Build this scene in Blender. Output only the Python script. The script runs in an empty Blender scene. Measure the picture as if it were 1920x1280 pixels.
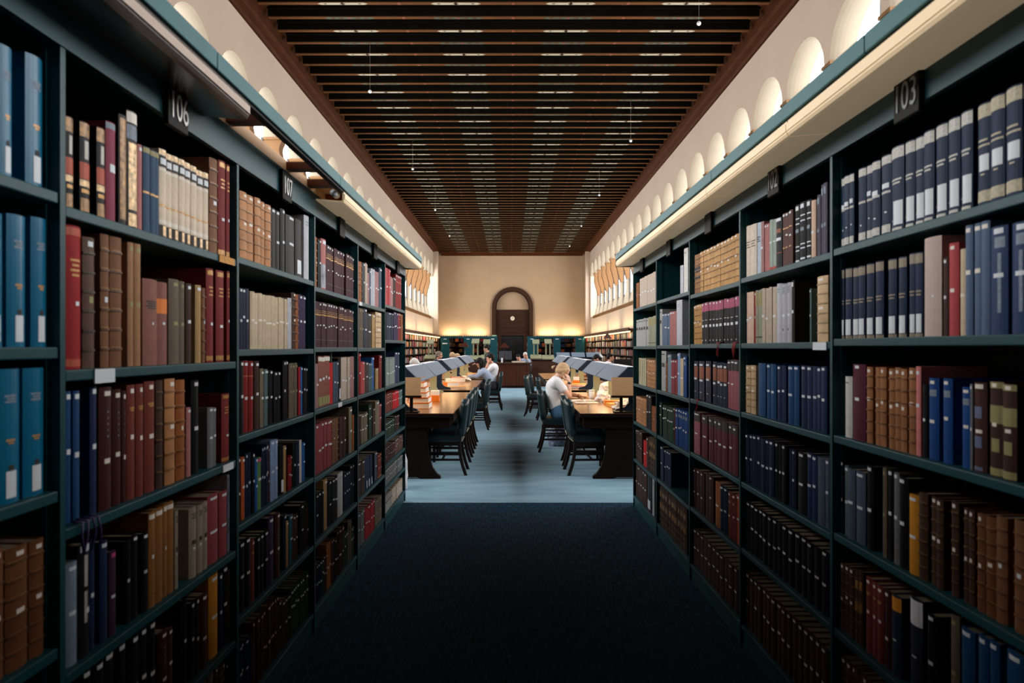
import bpy, bmesh, math, random
from mathutils import Vector, Matrix
random.seed(7)
R = math.radians
scene = bpy.context.scene
COL = scene.collection

# ------------------------------------------------------------------ camera
EYE = 1.49
cam_d = bpy.data.cameras.new('camera')
cam_d.sensor_width = 36.0
cam_d.lens = 24.0
cam_d.shift_x = 0.0010
cam_d.shift_y = 0.0057
cam_d.clip_start = 0.05
cam_d.clip_end = 200
cam_d.dof.use_dof = True
cam_d.dof.focus_distance = 9.0
cam_d.dof.aperture_fstop = 4.0
cam = bpy.data.objects.new('camera', cam_d)
cam.location = (0, 0, EYE)
cam.rotation_euler = (R(90), 0, 0)
COL.objects.link(cam)
scene.camera = cam

# ------------------------------------------------------------------ view and daylight
scene.view_settings.view_transform = 'Standard'
scene.view_settings.look = 'None'
scene.view_settings.gamma = 1.0
scene.view_settings.use_curve_mapping = False
scene.view_settings.exposure = 0.46
SKY = 7.0
world = bpy.data.worlds.new('overcast_sky')
scene.world = world
world.use_nodes = True
wn = world.node_tree.nodes
wn['Background'].inputs[0].default_value = (1.0, 0.985, 0.97, 1)
wn['Background'].inputs[1].default_value = SKY
scene.cycles.max_bounces = 7
scene.cycles.diffuse_bounces = 2
scene.cycles.glossy_bounces = 3
scene.cycles.transparent_max_bounces = 8
scene.cycles.caustics_reflective = False
scene.cycles.caustics_refractive = False
scene.cycles.sample_clamp_indirect = 6.0
scene.cycles.use_denoising = True

XL, XR = -4.8, 4.9           # side walls
YB, YF = -3.0, 44.0          # back and far wall
ZC = 7.72                    # ceiling
def area_light(name, loc, rot, sx, sy, power, color, portal=False):
    d = bpy.data.lights.new(name, 'AREA')
    d.shape = 'RECTANGLE'; d.size = sx; d.size_y = sy
    d.energy = power; d.color = color
    if portal:
        d.cycles.is_portal = True
    o = bpy.data.objects.new(name, d)
    o.location = loc; o.rotation_euler = rot
    COL.objects.link(o)
    return o
# daylight portals just outside the two window arcades
area_light('daylight_portal', (XL - 0.6, 22.0, 4.95), (0, R(-90), 0), 3.5, 42, 1, (1, 1, 1), True)
area_light('daylight_portal', (XR + 0.6, 22.0, 4.95), (0, R(90), 0), 3.5, 42, 1, (1, 1, 1), True)

# ------------------------------------------------------------------ materials
def lin(c):
    out = []
    for v in c[:3]:
        v = v / 255.0
        out.append(v / 12.92 if v <= 0.04045 else ((v + 0.055) / 1.055) ** 2.4)
    return (*out, 1.0)
MATS = {}
def mat(key, rgb=None, rough=0.6, metal=0.0, var=0.12, scale=30.0, bump=0.0, emit=0.0, spec=0.5, stretch=None, coat=0.0, k=1.0):
    if key in MATS:
        return MATS[key]
    m = bpy.data.materials.new(key)
    m.use_nodes = True
    nt = m.node_tree
    b = nt.nodes['Principled BSDF']
    c = lin(rgb)
    c = (c[0]*k, c[1]*k, c[2]*k, 1)
    b.inputs['Base Color'].default_value = c
    b.inputs['Roughness'].default_value = rough
    b.inputs['Metallic'].default_value = metal
    b.inputs['Specular IOR Level'].default_value = spec
    if coat:
        b.inputs['Coat Weight'].default_value = coat
        b.inputs['Coat Roughness'].default_value = 0.15
    if emit:
        b.inputs['Emission Color'].default_value = c
        b.inputs['Emission Strength'].default_value = emit
    if var > 0 or bump > 0:
        tc = nt.nodes.new('ShaderNodeTexCoord')
        mp = nt.nodes.new('ShaderNodeMapping')
        if stretch: mp.inputs['Scale'].default_value = stretch
        nz = nt.nodes.new('ShaderNodeTexNoise')
        nz.inputs['Scale'].default_value = scale
        nz.inputs['Detail'].default_value = 4
        nt.links.new(tc.outputs['Object'], mp.inputs[0])
        nt.links.new(mp.outputs[0], nz.inputs['Vector'])
        if var > 0:
            rp = nt.nodes.new('ShaderNodeMapRange')
            rp.inputs['From Min'].default_value = 0.25
            rp.inputs['From Max'].default_value = 0.75
            rp.inputs['To Min'].default_value = 1 - var
            rp.inputs['To Max'].default_value = 1 + var
            nt.links.new(nz.outputs['Fac'], rp.inputs['Value'])
            mx = nt.nodes.new('ShaderNodeVectorMath'); mx.operation = 'SCALE'
            mx.inputs[0].default_value = c[:3]
            nt.links.new(rp.outputs[0], mx.inputs['Scale'])
            nt.links.new(mx.outputs[0], b.inputs['Base Color'])
        if bump > 0:
            bp = nt.nodes.new('ShaderNodeBump')
            bp.inputs['Strength'].default_value = bump
            bp.inputs['Distance'].default_value = 0.01
            nt.links.new(nz.outputs['Fac'], bp.inputs['Height'])
            nt.links.new(bp.outputs[0], b.inputs['Normal'])
    MATS[key] = m
    return m

mat('plaster', (188, 168, 150), 0.9, var=0.05, scale=1.2, bump=0.05)
mat('plaster_far', (182, 154, 124), 0.9, var=0.05, scale=1.0, bump=0.05)
mat('stone', (146, 134, 116), 0.8, var=0.05, scale=4)
mat('capital_stone', (120, 84, 46), 0.75, var=0.15, scale=8)
mat('oak_dark', (70, 38, 20), 0.5, spec=.3, var=0.3, scale=6, stretch=(6, 1, 6))
mat('cornice_wood', (70, 36, 16), 0.6, spec=.08, var=0.35, scale=5, stretch=(5, .6, 5))
mat('door_wood', (60, 34, 20), 0.5, spec=.2, var=0.3, scale=6, stretch=(1, 6, 6))
mat('black_hole', (10, 9, 9), 0.7, var=0)
mat('exit_green', (90, 150, 110), 0.5, var=0)
mat('desk_red', (78, 38, 20), 0.5, spec=.2, var=0.3, scale=5, stretch=(6, 1, .6))
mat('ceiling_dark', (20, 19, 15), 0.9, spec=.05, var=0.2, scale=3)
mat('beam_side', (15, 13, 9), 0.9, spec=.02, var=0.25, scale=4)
mat('beam_brown', (92, 58, 32), 0.7, spec=.05, var=0.2, scale=3, stretch=(.5, 4, 4))
mat('beam_white', (168, 158, 138), 0.7, spec=.1, var=0.08)
mat('beam_green', (58, 62, 44), 0.6, var=0.3)
mat('beam_red', (120, 50, 28), 0.6, var=0.2)
mat('teal_steel', (18, 68, 75), 0.45, spec=.3, var=0.06, scale=9, bump=0.02)
mat('teal_trim', (58, 112, 118), 0.45, spec=.3, var=0.06, scale=9)
mat('teal_dark', (14, 34, 38), 0.5, var=0.05)
mat('teal_end', (16, 70, 78), 0.6, spec=.2, var=0.06, scale=3)
mat('canopy_cream', (240, 214, 174), 0.35, emit=.13, var=0.08, scale=2.5, stretch=(1, .4, 1))  # faint glow added to brighten the cream soffit panels
mat('canopy_metal', (120, 114, 112), 0.26, metal=0.85, var=0.05)
mat('canopy_edge', (176, 160, 148), 0.3, metal=0.3, var=0.05)
mat('pale_wood', (206, 160, 118), 0.55, var=0.12, scale=6, stretch=(4, .5, 4))
mat('bar_wood', (118, 58, 30), 0.5, var=0.15, scale=6)
mat('plate_black', (12, 13, 15), 0.6, var=0, spec=.15)
mat('plate_digit', (236, 236, 230), 0.5, var=0)
mat('plate_digit_dim', (128, 132, 130), 0.5, var=0)
mat('table_wood', (150, 100, 56), 0.28, var=0.10, scale=3, stretch=(2.5, .5, 5), coat=0.3)
mat('table_dark', (26, 15, 10), 0.5, spec=.12, var=0.25, scale=6)
mat('hood_grey', (112, 128, 146), 0.5, var=0.04, scale=5)
mat('hood_navy', (22, 40, 58), 0.45, var=0.05)
mat('hood_post', (138, 142, 116), 0.6, var=0.06)
mat('brass', (176, 128, 48), 0.35, metal=0.8, var=0.1)
mat('tube', (255, 190, 110), 0.5, var=0, emit=5.0)
mat('strip_light', (255, 214, 140), 0.5, var=0, emit=3.0)
mat('chair_leather', (13, 38, 43), 0.38, var=0.12, scale=14, bump=0.06)
mat('chair_wood', (30, 17, 12), 0.4, spec=.25, var=0.2, scale=9)
mat('stud', (170, 160, 130), 0.3, metal=0.9, var=0)
mat('board_tan', (196, 150, 106), 0.6, var=0.08, scale=7, stretch=(1, 6, 6))
mat('paper', (236, 228, 218), 0.8, var=0.05)
mat('pages', (118, 104, 82), 0.9, var=0.15, scale=60)
mat('orange', (226, 122, 30), 0.6, var=0.06)
mat('amber', (228, 150, 40), 0.6, var=0.06)
mat('red_cloth', (180, 50, 36), 0.6, var=0.06)
mat('skin', (206, 150, 122), 0.55, var=0.06, scale=12)
mat('skin_light', (226, 178, 152), 0.55, var=0.06, scale=12)
mat('hair_blonde', (200, 166, 126), 0.55, spec=.3, var=0.22, scale=26, stretch=(1, 6, 1.2), bump=0.3)
mat('hair_dark', (20, 14, 12), 0.6, spec=.2, var=0.2, scale=30, bump=0.3)
mat('hair_white', (216, 212, 206), 0.6, var=0.1, scale=30, bump=0.3)
mat('hair_grey', (120, 108, 98), 0.6, var=0.1, scale=30, bump=0.3)
mat('scrunchie', (92, 30, 28), 0.7, var=0.3, scale=40, bump=0.5)
mat('tee_white', (238, 238, 242), 0.8, var=0.05, scale=7, bump=0.25)
mat('shirt_blue', (158, 172, 196), 0.8, var=0.05, scale=9, bump=0.25)
mat('shirt_black', (16, 16, 18), 0.7, var=0.1)
mat('shirt_grey', (96, 104, 118), 0.8, var=0.1)
mat('jeans', (84, 124, 160), 0.85, var=0.2, scale=22, stretch=(4, 1, 1), bump=0.15)
mat('trousers', (30, 32, 38), 0.85, var=0.1)
mat('black_plastic', (14, 14, 16), 0.3, var=0)
mat('grey_plastic', (88, 90, 94), 0.4, var=0.04)
mat('screen_grey', (70, 74, 84), 0.3, var=0.05)
mat('white_plastic', (232, 232, 236), 0.5, var=0.02)
mat('lamp_brown', (70, 34, 26), 0.3, var=0.1, coat=0.5)
mat('clock_face', (228, 220, 196), 0.5, var=0)
mat('bag_print', (120, 126, 146), 0.35, var=0.9, scale=18, bump=0.4)
mat('green_card', (78, 104, 84), 0.7, var=0.04)
mat('label_white', (222, 228, 234), 0.7, var=0)
mat('label_orange', (196, 138, 60), 0.7, var=0.3, scale=90)
mat('ribbon_red', (150, 30, 40), 0.6, var=0)
mat('ribbon_purple', (60, 52, 100), 0.6, var=0.1)
mat('leaf_black', (24, 24, 24), 0.4, var=0)

def glass_mat():
    m = bpy.data.materials.new('window_glass'); m.use_nodes = True
    nt = m.node_tree; nt.nodes.clear()
    o = nt.nodes.new('ShaderNodeOutputMaterial')
    mx = nt.nodes.new('ShaderNodeMixShader'); mx.inputs[0].default_value = 0.06
    t = nt.nodes.new('ShaderNodeBsdfTransparent'); t.inputs[0].default_value = (.97, .98, .99, 1)
    g = nt.nodes.new('ShaderNodeBsdfGlossy'); g.inputs['Roughness'].default_value = 0.05
    nt.links.new(t.outputs[0], mx.inputs[1]); nt.links.new(g.outputs[0], mx.inputs[2])
    nt.links.new(mx.outputs[0], o.inputs[0])
    MATS['glass'] = m
glass_mat()

def carpet_mat(key, rgb, rgb2, fine, stretch, dark_marks=False):
    m = bpy.data.materials.new(key); m.use_nodes = True
    nt = m.node_tree; b = nt.nodes['Principled BSDF']
    b.inputs['Roughness'].default_value = 0.95
    b.inputs['Specular IOR Level'].default_value = 0.15
    tc = nt.nodes.new('ShaderNodeTexCoord')
    mp = nt.nodes.new('ShaderNodeMapping'); mp.inputs['Scale'].default_value = stretch
    nz = nt.nodes.new('ShaderNodeTexNoise'); nz.inputs['Scale'].default_value = fine; nz.inputs['Detail'].default_value = 5
    nt.links.new(tc.outputs['Object'], mp.inputs[0]); nt.links.new(mp.outputs[0], nz.inputs['Vector'])
    rp = nt.nodes.new('ShaderNodeValToRGB')
    rp.color_ramp.elements[0].position = 0.32; rp.color_ramp.elements[0].color = lin(rgb)
    rp.color_ramp.elements[1].position = 0.68; rp.color_ramp.elements[1].color = lin(rgb2)
    nt.links.new(nz.outputs['Fac'], rp.inputs[0])
    last = rp.outputs[0]
    if dark_marks:
        # soft dark streaky marks along the middle of the blue carpet
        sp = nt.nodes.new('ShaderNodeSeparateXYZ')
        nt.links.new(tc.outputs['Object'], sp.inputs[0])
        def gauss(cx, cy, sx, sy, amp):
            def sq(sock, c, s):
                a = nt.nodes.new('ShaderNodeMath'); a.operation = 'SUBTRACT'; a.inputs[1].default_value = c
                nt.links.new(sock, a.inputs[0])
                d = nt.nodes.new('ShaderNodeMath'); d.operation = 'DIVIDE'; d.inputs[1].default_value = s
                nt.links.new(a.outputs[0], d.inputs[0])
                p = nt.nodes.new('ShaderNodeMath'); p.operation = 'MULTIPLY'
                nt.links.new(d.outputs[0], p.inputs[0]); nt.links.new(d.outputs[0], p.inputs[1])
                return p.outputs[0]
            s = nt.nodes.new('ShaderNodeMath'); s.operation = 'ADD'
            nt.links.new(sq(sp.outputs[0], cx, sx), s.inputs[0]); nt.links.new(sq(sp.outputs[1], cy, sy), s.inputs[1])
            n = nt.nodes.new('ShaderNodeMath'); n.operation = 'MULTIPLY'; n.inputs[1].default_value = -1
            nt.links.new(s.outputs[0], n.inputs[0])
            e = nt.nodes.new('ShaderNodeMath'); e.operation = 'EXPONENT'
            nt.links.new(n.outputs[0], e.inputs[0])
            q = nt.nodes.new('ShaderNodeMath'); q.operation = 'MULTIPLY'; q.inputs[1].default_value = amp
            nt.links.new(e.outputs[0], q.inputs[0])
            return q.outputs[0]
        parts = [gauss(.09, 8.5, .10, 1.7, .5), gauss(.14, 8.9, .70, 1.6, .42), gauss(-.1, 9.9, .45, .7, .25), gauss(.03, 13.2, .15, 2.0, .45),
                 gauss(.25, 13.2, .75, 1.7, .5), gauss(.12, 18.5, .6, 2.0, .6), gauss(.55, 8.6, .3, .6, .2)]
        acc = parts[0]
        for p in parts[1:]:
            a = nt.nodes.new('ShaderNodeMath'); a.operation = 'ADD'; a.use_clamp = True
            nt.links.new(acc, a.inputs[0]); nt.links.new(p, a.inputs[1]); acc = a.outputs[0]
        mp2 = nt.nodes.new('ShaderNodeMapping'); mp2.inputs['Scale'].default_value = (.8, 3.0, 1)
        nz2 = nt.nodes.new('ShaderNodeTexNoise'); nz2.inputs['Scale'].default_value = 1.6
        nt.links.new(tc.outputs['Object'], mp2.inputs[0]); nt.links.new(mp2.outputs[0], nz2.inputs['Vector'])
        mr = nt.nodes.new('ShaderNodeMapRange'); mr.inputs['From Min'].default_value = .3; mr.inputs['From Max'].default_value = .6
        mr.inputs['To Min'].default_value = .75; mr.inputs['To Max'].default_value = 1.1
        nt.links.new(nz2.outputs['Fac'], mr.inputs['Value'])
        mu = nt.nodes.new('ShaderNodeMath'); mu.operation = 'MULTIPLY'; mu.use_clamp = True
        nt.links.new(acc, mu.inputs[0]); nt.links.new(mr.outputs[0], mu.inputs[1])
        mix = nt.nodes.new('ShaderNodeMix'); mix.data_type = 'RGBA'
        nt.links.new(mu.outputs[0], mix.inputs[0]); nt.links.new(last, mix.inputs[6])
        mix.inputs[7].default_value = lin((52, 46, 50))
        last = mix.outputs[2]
    nt.links.new(last, b.inputs['Base Color'])
    bp = nt.nodes.new('ShaderNodeBump'); bp.inputs['Strength'].default_value = 0.3; bp.inputs['Distance'].default_value = .01
    nt.links.new(nz.outputs['Fac'], bp.inputs['Height']); nt.links.new(bp.outputs[0], b.inputs['Normal'])
    MATS[key] = m
carpet_mat('carpet_pale', (124, 160, 180), (150, 184, 202), 2.2, (.7, 2.6, 1), dark_marks=True)
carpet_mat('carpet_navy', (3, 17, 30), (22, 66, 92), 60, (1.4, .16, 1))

# ------------------------------------------------------------------ mesh building
class MB:
    def __init__(s):
        s.v = []; s.f = []; s.m = []; s.keys = []; s.sm = []
    def _k(s, key):
        if key not in s.keys: s.keys.append(key)
        return s.keys.index(key)
    def add(s, verts, faces, key, smooth=False):
        o = len(s.v); k = s._k(key)
        s.v.extend([tuple(p) for p in verts])
        for f in faces:
            s.f.append(tuple(i + o for i in f)); s.m.append(k); s.sm.append(smooth)
    def box(s, x0, x1, y0, y1, z0, z1, key, M=None):
        vs = [(x0, y0, z0), (x1, y0, z0), (x1, y1, z0), (x0, y1, z0), (x0, y0, z1), (x1, y0, z1), (x1, y1, z1), (x0, y1, z1)]
        if M is not None: vs = [M @ Vector(p) for p in vs]
        s.add(vs, [(0, 3, 2, 1), (4, 5, 6, 7), (0, 1, 5, 4), (1, 2, 6, 5), (2, 3, 7, 6), (3, 0, 4, 7)], key)
    def bbox(s, x0, x1, y0, y1, z0, z1, key, b=0.005):
        # box with chamfered edges
        if min(x1 - x0, y1 - y0, z1 - z0) < 2.2 * b: b = min(x1 - x0, y1 - y0, z1 - z0) / 2.4
        bm = bmesh.new()
        bmesh.ops.create_cube(bm, size=1)
        for v in bm.verts:
            v.co = Vector(((x0 + x1) / 2 + v.co.x * (x1 - x0), (y0 + y1) / 2 + v.co.y * (y1 - y0), (z0 + z1) / 2 + v.co.z * (z1 - z0)))
        bmesh.ops.bevel(bm, geom=list(bm.edges), offset=b, segments=2, profile=.5, affect='EDGES')
        bm.verts.index_update()
        s.add([v.co.copy() for v in bm.verts], [[v.index for v in f.verts] for f in bm.faces], key)
        bm.free()
    def tube(s, pts, rad, key, n=8, caps=True, sx=1.0, sy=1.0):
        pts = [Vector(p) for p in pts]
        if not hasattr(rad, '__len__'): rad = [rad] * len(pts)
        vs = []; fs = []
        for i, p in enumerate(pts):
            t = (pts[min(i + 1, len(pts) - 1)] - pts[max(i - 1, 0)]).normalized()
            up = Vector((0, 0, 1)) if abs(t.z) < .9 else Vector((0, 1, 0))
            a = t.cross(up).normalized(); b = a.cross(t).normalized()
            for j in range(n):
                th = 2 * math.pi * (j + .5) / n
                vs.append(p + a * math.cos(th) * rad[i] * sx + b * math.sin(th) * rad[i] * sy)
        for i in range(len(pts) - 1):
            for j in range(n):
                fs.append((i * n + j, i * n + (j + 1) % n, (i + 1) * n + (j + 1) % n, (i + 1) * n + j))
        if caps:
            fs.append(tuple(range(n))[::-1]); fs.append(tuple(range((len(pts) - 1) * n, len(pts) * n)))
        s.add(vs, fs, key, n > 5)
    def prism(s, poly, axis, a, b, key, smooth=False):
        # poly: list of 2D points; extruded along axis from a to b
        def P(u, v, w):
            return {'x': (w, u, v), 'y': (u, w, v), 'z': (u, v, w)}[axis]
        n = len(poly)
        vs = [P(u, v, a) for u, v in poly] + [P(u, v, b) for u, v in poly]
        fs = [tuple(range(n))[::-1], tuple(range(n, 2 * n))]
        for i in range(n):
            fs.append((i, (i + 1) % n, n + (i + 1) % n, n + i))
        s.add(vs, fs, key, smooth)
    def ball(s, c, r, key, n=12, m=8):
        if not hasattr(r, '__len__'): r = (r, r, r)
        vs = [(c[0], c[1], c[2] - r[2])]
        for i in range(1, m):
            ph = -math.pi / 2 + math.pi * i / m
            for j in range(n):
                th = 2 * math.pi * j / n
                vs.append((c[0] + r[0] * math.cos(ph) * math.cos(th), c[1] + r[1] * math.cos(ph) * math.sin(th), c[2] + r[2] * math.sin(ph)))
        vs.append((c[0], c[1], c[2] + r[2]))
        fs = [(0, 1 + (j + 1) % n, 1 + j) for j in range(n)]
        for i in range(m - 2):
            for j in range(n):
                a = 1 + i * n
                fs.append((a + j, a + (j + 1) % n, a + n + (j + 1) % n, a + n + j))
        t = len(vs) - 1; a = 1 + (m - 2) * n
        fs += [(a + j, a + (j + 1) % n, t) for j in range(n)]
        s.add(vs, fs, key, True)
    def build(s, name, parent=None, loc=None):
        me = bpy.data.meshes.new(name)
        me.from_pydata(s.v, [], s.f)
        for k in s.keys: me.materials.append(MATS[k])
        me.polygons.foreach_set('material_index', s.m)
        me.polygons.foreach_set('use_smooth', s.sm)
        bm = bmesh.new(); bm.from_mesh(me)
        bmesh.ops.recalc_face_normals(bm, faces=bm.faces)
        bm.to_mesh(me); bm.free()
        me.update()
        o = bpy.data.objects.new(name, me)
        COL.objects.link(o)
        if loc is not None: o.location = loc
        if parent is not None: o.parent = parent
        return o
def tag(o, label=None, cat=None, group=None, kind=None):
    if label: o['label'] = label
    if cat: o['category'] = cat
    if group: o['group'] = group
    if kind: o['kind'] = kind
    return o
def empty(name, loc=(0, 0, 0), rz=0.0):
    o = bpy.data.objects.new(name, None)
    o.location = loc; o.rotation_euler = (0, 0, rz); o.empty_display_size = .1
    COL.objects.link(o)
    return o
KIDS = {}
def copy_tree(o, parent=None):
    c = o.copy(); COL.objects.link(c)
    if parent is not None: c.parent = parent
    for ch in list(o.children): copy_tree(ch, c)
    return c
def struct(o): o['kind'] = 'structure'; return o

# ================================================================== THE ROOM
WIN_P = {'left': 1.64, 'right': 1.655}
WIN_C = {'left': [13.57 + 1.64 * k for k in range(-7, 18)], 'right': [11.42 + 1.655 * k for k in range(-6, 19)]}
Z_SILL, Z_SPR, RAD, REV = 3.32, 5.88, 0.735, 0.37
def build_wall(side):
    xw = XL if side == 'left' else XR
    o = -1 if side == 'left' else 1        # outward direction
    p = WIN_P[side]; cs = WIN_C[side]
    m = MB(); st = MB()
    y0, y1 = cs[0] - p / 2, cs[-1] + p / 2
    def quad(ya, yb, za, zb, key='plaster'):
        m.add([(xw, ya, za), (xw, yb, za), (xw, yb, zb), (xw, ya, zb)], [(0, 1, 2, 3)], key)
    quad(YB, YF, 0, Z_SILL); quad(YB, y0, Z_SILL, ZC); quad(y1, YF, Z_SILL, ZC)
    # outer leaf so that the wall has thickness
    m.box(min(xw + o * REV, xw + o * .52), max(xw + o * REV, xw + o * .52), YB, YF, 0, Z_SILL - .04, 'plaster')
    m.box(min(xw + o * REV, xw + o * .52), max(xw + o * REV, xw + o * .52), YB, YF, Z_SPR + RAD + .02, ZC, 'plaster')
    m.box(min(xw + o * .005, xw + o * .52), max(xw + o * .005, xw + o * .52), YB, y0, 0, ZC, 'plaster')
    m.box(min(xw + o * .005, xw + o * .52), max(xw + o * .005, xw + o * .52), y1, YF, 0, ZC, 'plaster')
    N = 16
    for c in cs:
        arc = [(c + RAD * math.cos(math.pi - math.pi * i / N), Z_SPR + RAD * math.sin(math.pi * i / N)) for i in range(N + 1)]
        r2 = RAD - .05
        arc2 = [(c + r2 * math.cos(math.pi - math.pi * i / N), Z_SPR + r2 * math.sin(math.pi * i / N)) for i in range(N + 1)]
        zt = ZC
        for i in range(N):
            (ya, za), (yb, zb) = arc[i], arc[i + 1]
            m.add([(xw, ya, za), (xw, yb, zb), (xw, yb, zt), (xw, ya, zt)], [(0, 1, 2, 3)], 'plaster')
        # rounded reveal of each arch (stone)
        prof = []
        for j in range(7):
            t = j / 6
            d = REV * t
            shrink = .0 if j == 0 else .05 * (1 - (1 - t) ** 3)
            prof.append((d, shrink))
        for j in range(6):
            for i in range(N):
                q = []
                for (jj, ii) in ((j, i), (j, i + 1), (j + 1, i + 1), (j + 1, i)):
                    d, sh = prof[jj]; a = math.pi - math.pi * ii / N
                    q.append((xw + o * d, c + (RAD - sh) * math.cos(a), Z_SPR + (RAD - sh) * math.sin(a)))
                st.add(q, [(0, 1, 2, 3)], 'stone', True)
        quad(c - p / 2, c - RAD, Z_SPR, zt); quad(c + RAD, c + p / 2, Z_SPR, zt)
    # soffit on the piers, stone sill slope
    for c in cs:
        st.box(min(xw, xw + o * REV), max(xw, xw + o * REV), c + RAD, c + p - RAD, Z_SPR - .001, Z_SPR + .02, 'stone')
    st.box(min(xw, xw + o * .45), max(xw, xw + o * .45), y0, y1, Z_SILL - .04, Z_SILL, 'stone')
    w = struct(m.build('wall_' + side))
    rv = st.build('arch_reveal', w)
    # sill moulding with dentils
    s = MB()
    s.box(min(xw - o * .06, xw), max(xw - o * .06, xw), y0, y1 - p, Z_SILL - .03, Z_SILL + .03, 'capital_stone')
    s.box(min(xw - o * .03, xw), max(xw - o * .03, xw), y0, y1 - p, Z_SILL - .12, Z_SILL - .03, 'capital_stone')
    yy = 8.0
    while yy < y1 - p:
        s.box(min(xw - o * .055, xw - o * .03), max(xw - o * .055, xw - o * .03), yy, yy + .08, Z_SILL - .1, Z_SILL - .04, 'capital_stone'); yy += .16
    s.build('window_sill', w)
    # columns with long curved capitals
    gap = p - 2 * RAD
    cap = [(0, Z_SPR), (0, Z_SPR - .1), (.035, Z_SPR - .17), (.05, Z_SPR - .25), (.03, Z_SPR - .36), (.02, Z_SPR - .48), (.045, Z_SPR - .6),
           (.09, Z_SPR - .72), (.11, Z_SPR - .85), (.17, Z_SPR - 1.0), (.19, Z_SPR - 1.15), (.245, Z_SPR - 1.33), (REV, Z_SPR - 1.33), (REV, Z_SPR)]
    shaft = [(.245, Z_SPR - 1.33), (.245, 4.0), (.15, 3.75), (.10, 3.5), (.03, Z_SILL), (REV, Z_SILL), (REV, Z_SPR - 1.33)]
    wc = gap + .07
    a = MB(); a.prism([(o * d, z) for d, z in shaft], 'y', -.075, .075, 'stone')
    b = MB()
    b.prism([(o * d, z) for d, z in cap], 'y', -wc / 2, wc / 2, 'capital_stone')
    b.box(min(-o * .02, o * REV), max(-o * .02, o * REV), -wc / 2 - .02, wc / 2 + .02, Z_SPR - .05, Z_SPR + .0, 'capital_stone')
    base = a.build('column', w, (xw, cs[0] + p / 2, 0))
    capo = b.build('capital', base)
    for c in cs[1:-1]:
        n = base.copy(); n.location = (xw, c + p / 2, 0); COL.objects.link(n)
        k = capo.copy(); k.parent = n; COL.objects.link(k)
    return w
WALLS = {s: build_wall(s) for s in ('left', 'right')}

def window_meshes(side):
    o = -1 if side == 'left' else 1
    d = o * (REV + .01)
    N = 16
    g = MB(); f = MB()
    ring = [(-RAD + .0, Z_SILL)] + [(RAD * math.cos(math.pi - math.pi * i / N), Z_SPR + RAD * math.sin(math.pi * i / N)) for i in range(N + 1)] + [(RAD, Z_SILL)]
    g.add([(d, y, z) for y, z in ring], [tuple(range(len(ring)))], 'glass')
    f.box(min(d, d + o * .04), max(d, d + o * .04), -RAD, -RAD + .05, Z_SILL, Z_SPR, 'leaf_black')
    f.box(min(d, d + o * .04), max(d, d + o * .04), RAD - .05, RAD, Z_SILL, Z_SPR, 'leaf_black')
    for z in (3.9, 4.5, 5.1, 5.7):
        f.box(min(d, d + o * .03), max(d, d + o * .03), -RAD, RAD, z, z + .012, 'leaf_black')
    f.box(min(d, d + o * .03), max(d, d + o * .03), -.008, .008, Z_SILL, Z_SPR + RAD - .05, 'leaf_black')
    return g, f
n = 1
for side in ('left', 'right'):
    g, f = window_meshes(side)
    xw = XL if side == 'left' else XR
    first = None
    for c in WIN_C[side]:
        if first is None:
            w = struct(f.build('window_%d' % n)); w.location = (xw, c, 0)
            p_ = g.build('window_pane', w); first = (w, p_)
        else:
            w = first[0].copy(); w.name = 'window_%d' % n; w.location = (xw, c, 0); COL.objects.link(w)
            q = first[1].copy(); q.parent = w; COL.objects.link(q)
        n += 1

# floors
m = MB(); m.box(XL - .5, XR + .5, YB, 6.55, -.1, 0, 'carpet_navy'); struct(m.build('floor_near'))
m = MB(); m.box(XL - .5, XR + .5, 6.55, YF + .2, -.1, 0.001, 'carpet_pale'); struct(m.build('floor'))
m = MB(); m.box(XL - .5, XR + .5, YB - .2, YB, 0, ZC, 'oak_dark'); struct(m.build('wall_back'))

# far wall with the great arch
AX, AR, ASPR = 0.10, 1.33, 4.05      # centre, outer radius, spring height
m = MB()
N = 28
def aprof(r, key_z=0.0):
    return [(AX - r, 0)] + [(AX + r * math.cos(math.pi - math.pi * i / N), ASPR + r * math.sin(math.pi * i / N)) for i in range(N + 1)] + [(AX + r, 0)]
rr = AR
m.box(XL - .5, AX - rr, YF, YF + .4, 0, ZC, 'plaster_far'); m.box(AX + rr, XR + .5, YF, YF + .4, 0, ZC, 'plaster_far')
arc = [(AX + rr * math.cos(math.pi - math.pi * i / N), ASPR + rr * math.sin(math.pi * i / N)) for i in range(N + 1)]
for i in range(N):
    (xa, za), (xb, zb) = arc[i], arc[i + 1]
    m.prism([(xa, za), (xb, zb), (xb, ZC), (xa, ZC)], 'y', YF, YF + .4, 'plaster_far')
m.box(AX - 1.1, AX + 1.1, YF + .3, YF + .45, 3.9, ASPR + 1.2, 'plaster_far')   # tympanum
m.box(XL - .5, XR + .5, YF + .45, YF + .6, -.1, ZC, 'black_hole')
wf = struct(m.build('wall_far'))
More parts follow.
